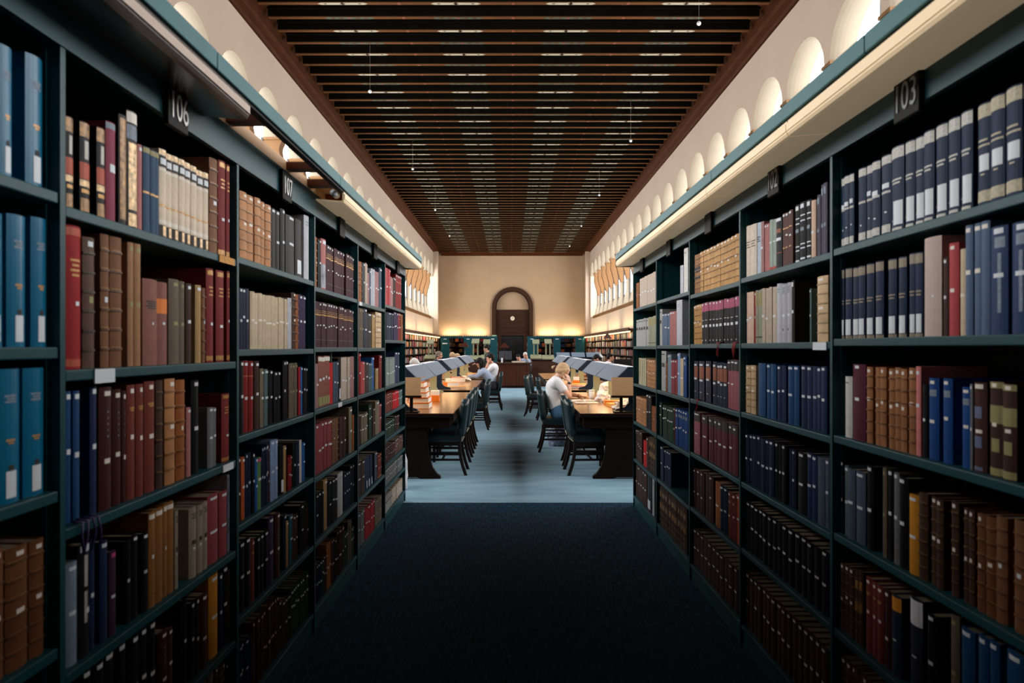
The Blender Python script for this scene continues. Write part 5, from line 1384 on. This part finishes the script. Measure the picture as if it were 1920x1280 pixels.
# ================================================================== BOOKCASES ROUND THE FAR END
BK = ['black', 'dkmaroon', 'redbrown', 'brown', 'greytan', 'beige', 'greyteal', 'navy', 'redcloth', 'orangebrown', 'mustard', 'grey', 'dkgreen', 'crimson', 'creambk']
def tiny_books(mb, axis, a0, a1, zs, face, depth, seed, pal=BK, hmax=.27):
    """rows of small far-away books. axis x: run along x facing -y at y=face; axis y: run along y facing sign at x=face"""
    rnd = random.Random(seed)
    for z in zs:
        a = a0
        run = 0
        while a < a1 - .03:
            if run <= 0:
                st_ = rnd.choice(pal); run = rnd.randint(1, 7); h = rnd.uniform(hmax - .09, hmax)
                if rnd.random() < .06: a += .12; continue
            w = rnd.uniform(.03, .06); run -= 1
            key = STY[st_][0]
            if axis == 'x': mb.box(a, min(a + w, a1) - .003, face, face + depth, z, z + h - rnd.uniform(0, .01), key)
            else:
                x0, x1 = sorted((face, face - depth if face < 0 else face + depth))
                mb.box(x0, x1, a, min(a + w, a1) - .003, z, z + h - rnd.uniform(0, .01), key)
            a += w
SH = [.12, .47, .82, 1.17, 1.52, 1.85]
def wall_case(side, y0, y1, lab, seed):
    s = -1 if side == 'left' else 1
    xw = XL if side == 'left' else XR
    e = empty('lit_bookcase', (xw - s * .18, (y0 + y1) / 2, 0))
    yc = (y0 + y1) / 2
    def X(a, c): return tuple(sorted((-s * (a - .18), -s * (c - .18))))
    hl = (y1 - y0) / 2
    n_ = 3
    for k in range(n_ + 1):
        yy = -hl + (2 * hl - .03) * k / n_
        m = MB(); m.box(*X(.01, .34), yy, yy + .03, 0, 2.10, 'table_dark'); m.build('upright', e)
    for z in SH:
        m = MB(); m.box(*X(.02, .335), -hl + .01, hl - .01, z - .03, z - .001, 'table_dark'); m.build('shelf', e)
    m = MB(); m.box(*X(.0, .02), -hl, hl, 0, 2.1, 'black_hole'); m.build('back_panel', e)
    m = MB(); m.box(*X(.0, .48), -hl, hl, 2.11, 2.20, 'oak_dark'); m.box(*X(.46, .50), -hl, hl, 2.11, 2.24, 'oak_dark'); m.build('canopy', e)
    m = MB(); m.box(*X(.42, .47), -hl + .01, hl - .01, 2.065, 2.105, 'strip_light'); m.build('strip_light', e)
    tag(e, lab, 'bookcase', 'dark lit bookcases on the side walls')
    tiny_books(rest, 'y', y0 + .04, y1 - .04, SH, xw - s * .31, .2, seed)
    area_light('shelf_light', (xw - s * .60, yc, 2.03), (0, R(-s * 42), 0), .06, y1 - y0 - .2, 13, (1, .72, .40))
k = 0
for side in ('left', 'right'):
    nm = ['nearest', 'second', 'third', 'farthest']
    for i, (y0, y1) in enumerate(((25.6, 30.1), (30.1, 34.6), (34.6, 38.6), (38.6, 41.6))):
        wall_case(side, y0, y1, '%s dark bookcase with lit canopy on the %s wall' % (nm[i], side), k); k += 1
def end_case(x0, x1, lab, seed):
    e = empty('crested_bookcase', ((x0 + x1) / 2, 43.6, 0))
    h = (x1 - x0) / 2
    for x in (-h, h - .03):
        m = MB(); m.box(x, x + .03, -.15, .2, 0, 2.14, 'teal_end'); m.build('upright', e)
    for z in SH:
        m = MB(); m.box(-h + .03, h - .03, -.14, .2, z - .03, z - .001, 'teal_dark'); m.build('shelf', e)
    m = MB(); m.box(-h, h, .2, .22, 0, 2.14, 'black_hole'); m.build('back_panel', e)
    m = MB(); m.box(-h, h, -.17, -.14, 2.06, 2.18, 'teal_end')
    x = -h
    while x < h - .1:                         # pointed cresting
        m.prism([(x, 2.18), (x + .055, 2.255), (x + .11, 2.18)], 'y', -.17, -.15, 'teal_end'); x += .125
    m.box(-h, h, -.14, .2, 2.1, 2.13, 'teal_end'); m.build('cornice', e)
    tag(e, lab, 'bookcase', 'teal crested bookcases along the far wall')
    tiny_books(rest, 'x', x0 + .05, x1 - .05, SH, 43.48, .2, seed, ['black', 'dkmaroon', 'navy', 'dkbrown', 'orangered', 'dkset', 'dkred', 'mustard', 'black', 'dkgreen'])
end_case(-4.6, -3.0, 'teal crested bookcase in the far left corner', 50); end_case(-3.0, -1.42, 'teal crested bookcase just left of the far door', 51)
end_case(1.62, 3.1, 'teal crested bookcase just right of the far door', 52); end_case(3.1, 4.7, 'teal crested bookcase in the far right corner', 53)
def end_stack(px0, px1, lab, Y=40.6, top=2.1):
    x0 = (px0 - 958) * Y / 1280; x1 = (px1 - 958) * Y / 1280
    xc = (x0 + x1) / 2; h = (x1 - x0) / 2
    e = empty('projecting_bookcase', (xc, Y + 1.2, 0))
    m = MB(); m.box(-h, h, -1.2, -1.16, 0, top, 'teal_end'); m.box(-h - .02, h + .02, -1.22, -1.14, top, top + .04, 'teal_end'); m.build('end_panel', e)
    m = MB(); m.box(-.015, .015, -1.15, 1.2, .1, top - .02, 'teal_dark'); m.build('back_panel', e)
    for z in SH[:-1]:
        m = MB(); m.box(-h + .01, h - .01, -1.15, 1.2, z - .03, z - .001, 'teal_dark'); m.build('shelf', e)
    m = MB(); m.box(-h, h, -1.15, 1.2, top - .03, top, 'teal_end'); m.build('top_board', e)
    m = MB(); m.box(-.09, .09, -1.21, -1.2, top - .14, top - .10, 'label_white'); m.build('number_plate', e)
    tag(e, lab, 'bookcase', 'bookcases projecting from the far wall')
    for s in (-1, 1):
        face = xc + s * (h - .01)
        rnd = random.Random(int(px0))
        for z in SH[:-1]:
            a = Y + .08
            while a < Y + 2.3:
                w = rnd.uniform(.03, .06); hh = rnd.uniform(.2, .27); xx0, xx1 = sorted((face, xc + s * .02)); rest.box(xx0, xx1, a, a + w - .004, z, z + hh, STY[rnd.choice(BK)][0]); a += w
    return e
end_stack(826.5, 842.5, 'teal end panel bookcase at far left with a white notice')
end_stack(870, 885.5, 'teal end panel bookcase second from the far left corner')
end_stack(915.6, 932.5, 'bright teal end panel bookcase immediately left of the far door')
end_stack(988.8, 1005.6, 'bright teal end panel bookcase immediately right of the far door')
end_stack(1037.5, 1051, 'teal end panel bookcase in the middle of the right end')
end_stack(1078.8, 1095.7, 'teal end panel bookcase closest to the far right corner')
m = MB(); m.box(-.15, .15, -.004, 0, -.03, .03, 'label_white'); o = m.build('notice', None, (-3.93, 40.575, 1.72)); tag(o, 'long white notice strip on the far left teal end panel', 'notice')
m = MB(); m.box(-.14, .14, -.02, 0, 0, .09, 'exit_green' if 'exit_green' in MATS else 'green_card'); o = m.build('exit_sign', None, (-.98, 40.56, 2.14)); tag(o, 'small green and white exit sign above the bright left end panel', 'sign')
m = MB(); 
m.box(-.11, -.07, -.024, -.021, .02, .07, 'label_white'); m.box(-.03, .03, -.024, -.021, .035, .055, 'label_white'); m.prism([(.05, .02), (.09, .045), (.05, .07)], 'y', -.024, -.021, 'label_white'); m.build('pictogram', o)
# end of the arcade wall: pale pilasters where the side cases stop
for s, x in ((-1, XL), (1, XR)):
    m = MB(); m.box(min(x, x - s * .28), max(x, x - s * .28), 42.2, 42.6, 0, ZC - .3, 'plaster'); struct(m.build('trim_%d' % (3 if s < 0 else 4)))
# warm picture lights on top of the far cases, washing the end wall
for x in (-3.8, -2.2, 2.4, 3.9):
    area_light('case_top_light', (x, 43.70, 2.25), (R(180 - 12), 0, 0), 1.1, .10, 18, (1.0, .78, .50))
for s, x in ((-1, XL), (1, XR)):
    for y in (28, 32.5, 36.6, 40):
        area_light('case_top_light', (x - s * .28, y, 2.28), (R(180), 0, 0), .12, 3.6, 24, (1.0, .74, .44))

# ================================================================== PEOPLE
def blob(name, shapes, key, voxel, parent=None, smooth=4, cuts=None):
    """union of tapered limbs and ellipsoids melted into one continuous skin"""
    mb = MB()
    for sh in shapes:
        k = sh[0]
        if k == 'c':            # rounded tapered limb
            _, p, r0, q, r1 = sh
            p, q = Vector(p), Vector(q)
            n = 6; pts, rs = [], []
            d = (q - p).normalized()
            for i in range(4):
                a = math.pi / 2 * (1 - i / 4); pts.append(p - d * r0 * math.sin(a)); rs.append(max(r0 * math.cos(a), r0 * .05))
            pts.append(p); rs.append(r0); pts.append(q); rs.append(r1)
            for i in range(1, 5):
                a = math.pi / 2 * i / 4; pts.append(q + d * r1 * math.sin(a)); rs.append(max(r1 * math.cos(a), r1 * .05))
            # consistent frame
            up = Vector((0, 0, 1)) if abs(d.z) < .9 else Vector((0, 1, 0))
            a_ = d.cross(up).normalized(); b_ = a_.cross(d).normalized()
            N_ = 14; vs = []; fs = []
            for pp, rr_ in zip(pts, rs):
                for j in range(N_):
                    th = 2 * math.pi * j / N_; vs.append(pp + a_ * math.cos(th) * rr_ + b_ * math.sin(th) * rr_)
            for i in range(len(pts) - 1):
                for j in range(N_): fs.append((i * N_ + j, i * N_ + (j + 1) % N_, (i + 1) * N_ + (j + 1) % N_, (i + 1) * N_ + j))
            fs.append(tuple(range(N_))[::-1]); fs.append(tuple(range((len(pts) - 1) * N_, len(pts) * N_)))
            mb.add(vs, fs, key, True)
        elif k == 'f':          # flat-ended frustum (clean hem)
            _, p, r0, q, r1 = sh
            mb.tube([p, q], [r0, r1], key, 16)
        elif k == 'e':          # ellipsoid with optional rotation (euler degrees)
            _, c, r, rot = sh
            t = MB(); t.ball((0, 0, 0), r, key, 18, 12)
            M = Matrix.Translation(Vector(c)) @ (Matrix.Rotation(R(rot[2]), 4, 'Z') @ Matrix.Rotation(R(rot[1]), 4, 'Y') @ Matrix.Rotation(R(rot[0]), 4, 'X'))
            mb.add([M @ Vector(v) for v in t.v], t.f, key, True)
    o = mb.build(name, parent)
    md = o.modifiers.new('melt', 'REMESH'); md.mode = 'VOXEL'; md.voxel_size = voxel; md.use_smooth_shade = True
    sm = o.modifiers.new('soft', 'SMOOTH'); sm.factor = .5; sm.iterations = smooth
    bpy.context.view_layer.update()
    ev = o.evaluated_get(bpy.context.evaluated_depsgraph_get())
    me = bpy.data.meshes.new_from_object(ev)
    o.modifiers.clear()
    if cuts:
        bm = bmesh.new(); bm.from_mesh(me)
        for co, no in cuts:
            g = list(bm.verts) + list(bm.edges) + list(bm.faces)
            bmesh.ops.bisect_plane(bm, geom=g, plane_co=co, plane_no=no, clear_outer=True)
        bm.to_mesh(me); bm.free()
    for p_ in me.polygons: p_.use_smooth = True
    me.materials.clear(); me.materials.append(MATS[key])
    o.data = me
    return o
def head_shapes(c, yaw, pitch, s=1.0):
    """c centre of skull; yaw in degrees (0 = facing +x), pitch down positive"""
    M = Matrix.Rotation(R(yaw), 4, 'Z') @ Matrix.Rotation(R(pitch), 4, 'Y')
    C = Vector(c)
    def P(x, y, z): return tuple(C + M @ Vector((x * s, y * s, z * s)))
    rot = (0, pitch, yaw)
    sh = [('e', P(0, 0, .02), (.096 * s, .074 * s, .088 * s), rot), ('e', P(.022, 0, -.035), (.070 * s, .060 * s, .072 * s), rot),
          ('e', P(.045, 0, -.085), (.034 * s, .032 * s, .026 * s), rot), ('c', P(.085, 0, .006), .010 * s, P(.107, 0, -.030), .013 * s),
          ('e', P(.082, 0, -.060), (.014 * s, .024 * s, .008 * s), rot), ('e', P(.082, 0, -.070), (.012 * s, .020 * s, .007 * s), rot),
          ('c', P(.081, -.045, .022), .010 * s, P(.088, 0, .024), .010 * s), ('c', P(.081, .045, .022), .010 * s, P(.088, 0, .024), .010 * s)]
    for e in (-1, 1): sh.append(('e', P(-.008, e * .075, -.018), (.018 * s, .009 * s, .030 * s), rot))
    return sh, P, rot, M
def eyes(P, s, parent, body):
    for e in (-1, 1):
        m = MB(); c = P(.080, e * .030, .003)
        m.ball(c, .010 * s, 'label_white', 10, 7)
        i = P(.089, e * .030, .002); m.ball(i, .0045 * s, 'black_plastic', 8, 6)
        m.build('eye', body)
def hand_shapes(wrist, direction, palm_normal, side, s=1.0, curl=.35, spread=.10):
    """direction: unit towards the fingertips; palm_normal: the way the palm looks; side +1: thumb on +lateral"""
    w = Vector(wrist); d = Vector(direction).normalized(); n = Vector(palm_normal); n = (n - d * n.dot(d)).normalized()
    l = d.cross(n).normalized() * side
    sh = []
    for t in (-.026, -.009, .009, .026):
        sh.append(('c', tuple(w + l * t * .7 * s), .013 * s, tuple(w + d * .075 * s + l * t * s), .0115 * s))
    lens = [.060, .074, .068, .052]
    for k, t in enumerate((.028, .0095, -.009, -.027)):
        base = w + d * .078 * s + l * t * s
        dd = (d + l * spread * (1.5 - k) * .5).normalized()
        p = base; ang = 0
        for j, fr in enumerate((.45, .32, .25)):
            ang += curl * (1 + .15 * k)
            v = (dd * math.cos(ang) + n * math.sin(ang)).normalized()
            q = p + v * lens[k] * fr * s * 1.1
            sh.append(('c', tuple(p), (.0092 - .0008 * j) * s, tuple(q), (.0086 - .0009 * j) * s)); p = q
    b = w + d * .018 * s + l * .024 * s
    v1 = (d * .62 + l * .75 + n * .28).normalized(); q = b + v1 * .036 * s
    v2 = (d * .88 + l * .35 + n * .35).normalized(); q2 = q + v2 * .032 * s; q3 = q2 + (d + n * .3).normalized() * .022 * s
    sh += [('c', tuple(b), .014 * s, tuple(q), .0105 * s), ('c', tuple(q), .0105 * s, tuple(q2), .0095 * s), ('c', tuple(q2), .0095 * s, tuple(q3), .0085 * s)]
    return sh

# ---------------------------------------------------------------- the blonde woman, seated, head in hand, facing +x
WY = 9.90
def W(x, y, z): return (x, WY + y, z)
hipc = W(.70, 0, .56); waist = W(.625, 0, .72); chest = W(.635, 0, .92); neck0 = W(.665, 0, 1.04); neck1 = W(.70, 0, 1.095)
hd, HP, hrot, HM = head_shapes(W(.75, 0, 1.155), -14, 38, 1.0)
sr = W(.66, -.155, 1.00); sl = W(.66, .155, 1.00)
er = W(.83, -.20, .795); wr = W(.835, -.095, 1.0)
el = W(.86, .22, .80); wl = W(1.02, .06, .775)
body = [('c', hipc, .125, waist, .105), ('c', waist, .105, chest, .12), ('c', W(.635, -.09, .97), .07, W(.635, .09, .97), .07), ('c', neck0, .052, neck1, .047), ('c', neck1, .047, W(.725, 0, 1.12), .05)]
body += hd
body += [('c', sr, .050, er, .036), ('c', er, .037, wr, .024), ('c', sl, .050, el, .036), ('c', el, .037, wl, .024)]
body += hand_shapes(wr, (-.25, .28, 1), (-.6, .6, .2), 1, 1.0, .42)
body += hand_shapes(wl, (1, -.18, -.03), (0, 0, -1), 1, 1.0, .25)
for s in (-1, 1):
    body += [('c', W(.72, s * .09, .545), .088, W(1.12, s * .10, .56), .062), ('c', W(1.12, s * .10, .56), .058, W(1.08, s * .10, .10), .036), ('c', W(1.05, s * .10, .05), .035, W(1.20, s * .10, .035), .028)]
wm = blob('person', body, 'skin_light', .0065, None, 3)
tag(wm, 'blonde woman in white t-shirt and jeans reading with her head resting on one hand', 'person')
eyes(HP, 1.0, None, wm)
tee = [('c', W(.675, 0, .63), .142, waist, .122), ('c', waist, .122, chest, .134), ('c', W(.64, -.10, .965), .085, W(.64, .10, .965), .085), ('c', W(.635, 0, .86), .135, W(.655, 0, .99), .095),
       ('c', sr, .066, tuple(Vector(sr).lerp(Vector(er), .52)), .060), ('c', sl, .066, tuple(Vector(sl).lerp(Vector(el), .52)), .060)]
vr = (Vector(er) - Vector(sr)).normalized()
vl = (Vector(el) - Vector(sl)).normalized()
t_ = blob('t_shirt', tee, 'tee_white', .0085, wm, 3, [(Vector((0, 0, .60)), Vector((0, 0, -1)))])
jn = [('c', W(.70, -.05, .56), .135, W(.70, .05, .56), .135), ('c', W(.69, 0, .60), .135, W(.68, 0, .65), .128)]
for s in (-1, 1): jn += [('c', W(.72, s * .09, .55), .102, W(1.12, s * .10, .565), .078), ('c', W(1.12, s * .10, .565), .072, W(1.08, s * .10, .14), .052)]
blob('jeans', jn, 'jeans', .0085, wm, 3, [(Vector((0, 0, .10)), Vector((0, 0, -1)))])
hairs = [('e', HP(-.012, 0, .026), (.096, .080, .090), hrot), ('e', HP(-.045, 0, -.020), (.066, .074, .070), hrot),
         ('c', HP(.062, -.055, .055), .020, HP(.040, -.078, -.02), .018), ('c', HP(.040, -.076, -.02), .020, tuple(Vector(HP(.050, -.074, -.02)) + Vector((.015, 0, -.085))), .014), ('c', HP(.066, .050, .055), .020, HP(.045, .072, -.09), .010), ('c', HP(.03, -.07, .03), .026, HP(-.04, -.07, -.04), .028)]
blob('hair', hairs, 'hair_blonde', .006, wm, 3)
blob('hair_bun', [('e', HP(-.125, 0, -.045), (.032, .034, .030), (0, 0, 0)), ('e', HP(-.142, .005, -.055), (.022, .026, .022), (0, 0, 0))], 'hair_blonde', .005, wm, 2)
m = MB()
for a in range(16):
    th = 2 * math.pi * a / 16; c = HP(-.112, .034 * math.cos(th), -.042 + .034 * math.sin(th)); m.ball(c, .017, 'scrunchie', 7, 5)
m.build('scrunchie', wm)
def band(parent, p, q, t, r, w, key, name):
    p, q = Vector(p), Vector(q); d = (q - p).normalized(); c = p.lerp(q, t)
    m = MB(); m.tube([c - d * w, c + d * w], r, key, 18); return m, c, d
m, c, d = band(wm, er, wr, .86, .029, .011, 'black_plastic', 'watch')
m.ball(tuple(c + Vector((.0, -.028, 0))), (.018, .008, .018), 'black_plastic'); m.build('watch', wm)
m, c, d = band(wm, el, wl, .85, .029, .005, 'ribbon_red', 'bracelet'); m.build('bracelet', wm)
for s in (-1, 1):
    blob('shoe', [('c', W(1.05, s * .10, .045), .043, W(1.20, s * .10, .038), .036)], 'label_white', .008, wm, 2, [(Vector((0, 0, .002)), Vector((0, 0, -1)))])

# ---------------------------------------------------------------- other readers
def reader(x, y, face, lab, shirt, hair, lean=.15, head=(.15, 0, 1.19), pitch=20, yaw=0, skin='skin', hands='table', long_hair=False, glasses=False, seat=.47, voxel=.013, trousers='trousers', bun=False, standing=False, elbow_up=False):
    """face: angle of the body (0 = +x)"""
    M = Matrix.Translation((x, y, 0)) @ Matrix.Rotation(R(face), 4, 'Z')
    def T(a, b, c): return tuple(M @ Vector((a, b, c)))
    zo = .36 if standing else 0
    hx, hy, hz = head
    sx = hx - .07; sz = hz - .20
    sh = [('c', T(0, 0, seat + .10 + zo), .13, T(sx * .45, 0, (seat + .1 + sz) / 2 + zo / 2), .115), ('c', T(sx * .45, 0, (seat + .1 + sz) / 2 + zo / 2), .115, T(sx, 0, sz - .05), .125),
          ('c', T(sx, -.11, sz - .01), .066, T(sx, .11, sz - .01), .066), ('c', T(sx + .01, hy * .4, sz), .055, T(hx - .015, hy, hz - .08), .050)]
    base = list(sh)
    hs, P_, rot, _ = head_shapes(T(hx, hy, hz), face + yaw, pitch, 1.0)
    sh += hs
    arms = []
    for s in (-1, 1):
        shd = T(sx, s * .17, sz - .02)
        if elbow_up and s == 1: e_ = T(sx + .24, s * .16, .80); w_ = T(hx + .06, hy + .06, hz - .12)
        else: e_ = T(sx + .16, s * .24, .80 if not standing else sz - .28); w_ = T(sx + .40, s * .10, .785 if not standing else sz - .30)
        arms.append((shd, e_, w_))
        sh += [('c', shd, .052, e_, .038), ('c', e_, .038, w_, .026)]
        v = Vector(w_) - Vector(e_)
        if elbow_up and s == 1: sh += hand_shapes(w_, M.to_3x3() @ Vector((-.15, -.2, 1)), M.to_3x3() @ Vector((-1, -.5, 0)), -1, 1.05, .4)
        else: sh += hand_shapes(w_, M.to_3x3() @ Vector((1, -s * .2, -.02)), (0, 0, -1), s, 1.05, .3)
    legs = []
    for s in (-1, 1):
        if standing:
            legs += [('c', T(0, s * .09, .88), .09, T(.0, s * .10, .48), .065), ('c', T(0, s * .10, .48), .06, T(0, s * .10, .09), .042), ('c', T(-.02, s * .10, .05), .036, T(.13, s * .10, .035), .03)]
        else:
            legs += [('c', T(.03, s * .09, seat + .09), .09, T(.42, s * .11, seat + .10), .065), ('c', T(.42, s * .11, seat + .10), .06, T(.38, s * .11, .10), .042), ('c', T(.36, s * .11, .05), .036, T(.52, s * .11, .035), .03)]
    b = blob('person', sh + legs, skin, voxel if voxel < .011 else .0105, None, 2)
    tag(b, lab, 'person')
    eyes(P_, 1.0, None, b)
    g = [(k_, p_, r_ + .016, q_, s_ + .016) for (k_, p_, r_, q_, s_) in base[:3]]
    for shd, e_, w_ in arms:
        full = shirt in ('shirt_blue', 'shirt_black', 'shirt_grey')
        g.append(('c', shd, .066, e_ if full else tuple(Vector(shd).lerp(Vector(e_), .5)), .052 if full else .06))
        if full: g.append(('c', e_, .052, tuple(Vector(e_).lerp(Vector(w_), .7)), .040))
    blob('shirt', g, shirt, .012, b, 2)
    tr = [('c', T(.0, -.05, (.90 if standing else seat + .1)), .14, T(.0, .05, (.90 if standing else seat + .1)), .14)] + [(k_, p_, r_ + .014, q_, s_ + .014) for (k_, p_, r_, q_, s_) in legs if p_[2] > .08]
    blob('trousers', tr, trousers, .014, b, 2)
    shoes = [l for l in legs if l[1][2] <= .08]
    for l in shoes: blob('shoe', [('c', l[1], .043, l[3], .036)], 'black_plastic', .011, b, 1, [(Vector((0, 0, .002)), Vector((0, 0, -1)))])
    hh = [('e', P_(-.018, 0, .034), (.100, .082, .088), rot), ('e', P_(-.05, 0, -.012), (.066, .074, .070), rot), ('e', P_(.04, 0, .068), (.052, .062, .034), rot)]
    if long_hair: 
        for a_, r0_, dz_ in (((-.01, -.072, -.01), .032, -.17), ((-.01, .072, -.01), .032, -.17), ((-.06, -.03, -.02), .045, -.13), ((-.06, .03, -.02), .045, -.13)):
            q_ = Vector(P_(*a_)); hh.append(('c', tuple(q_), r0_, tuple(q_ + Vector((.0, 0, dz_))), r0_ * .7))
    if bun: hh += [('e', P_(-.12, 0, .03), (.045, .045, .045), (0, 0, 0))]
    blob('hair', hh, hair, .010, b, 2)
    if glasses:
        m = MB()
        for e in (-1, 1):
            pts = [P_(.098, e * .032 + .02 * math.cos(a), .004 + .018 * math.sin(a)) for a in [2 * math.pi * i / 12 for i in range(13)]]; m.tube(pts, .0025, 'black_plastic', 5)
            m.tube([P_(.096, e * .05, .006), P_(.0, e * .080, .004)], .0025, 'black_plastic', 5)
        m.tube([P_(.099, -.012, .006), P_(.099, .012, .006)], .0025, 'black_plastic', 5); m.build('glasses', b)
    return b
reader(-.44, 16.30, 180, 'dark haired person in light blue shirt leaning over the far left table', 'shirt_blue', 'hair_dark', head=(.30, 0, 1.12), pitch=48, long_hair=True)
reader(-.50, 17.22, 180, 'dark haired man in white shirt with a hand at his chin', 'tee_white', 'hair_dark', head=(.02, 0, 1.21), pitch=14, elbow_up=True)
reader(-.72, 22.9, 180, 'standing person in black with dark hair in a bun, beyond the left tables', 'shirt_black', 'hair_dark', head=(.10, 0, 1.45), pitch=25, bun=True, standing=True)
reader(-2.22, 15.2, 0, 'white haired reader mostly hidden behind the near left hood', 'shirt_grey', 'hair_white', head=(.07, 0, 1.13), pitch=40)
reader(-2.30, 20.2, 0, 'person with glasses looking up behind the left hood', 'shirt_black', 'hair_grey', head=(.17, 0, 1.26), pitch=5, glasses=True)
reader(-2.12, 23.7, -20, 'fair haired reader behind the far left hood, the nearer of two', 'orange_shirt' if False else 'shirt_grey', 'hair_blonde', head=(.10, 0, 1.2), pitch=25)
reader(-2.15, 26.0, -20, 'fair haired reader behind the far left hood, the farther of two', 'shirt_black', 'hair_blonde', head=(.12, 0, 1.14), pitch=25)
reader(2.36, 17.5, 180, 'dark haired reader bowed behind the right hood', 'shirt_black', 'hair_dark', head=(.16, 0, 1.19), pitch=45)
reader(2.78, 20.0, 0, 'dark haired person in white shirt facing the right wall books', 'tee_white', 'hair_dark', head=(.13, 0, 1.20), pitch=12)
reader(.30, 26.6, -100, 'person in grey shirt seated behind the issue desk', 'shirt_grey', 'hair_dark', head=(.1, 0, 1.10), pitch=20, elbow_up=True)
reader(.55, 27.2, -80, 'white haired person seated behind the issue desk', 'shirt_blue', 'hair_white', head=(.1, 0, 1.18), pitch=15, elbow_up=True)
bo = rest.build('book')
tag(bo, 'remaining small and shaded books filling the shelves of the bookcases', 'book', None, 'stuff')
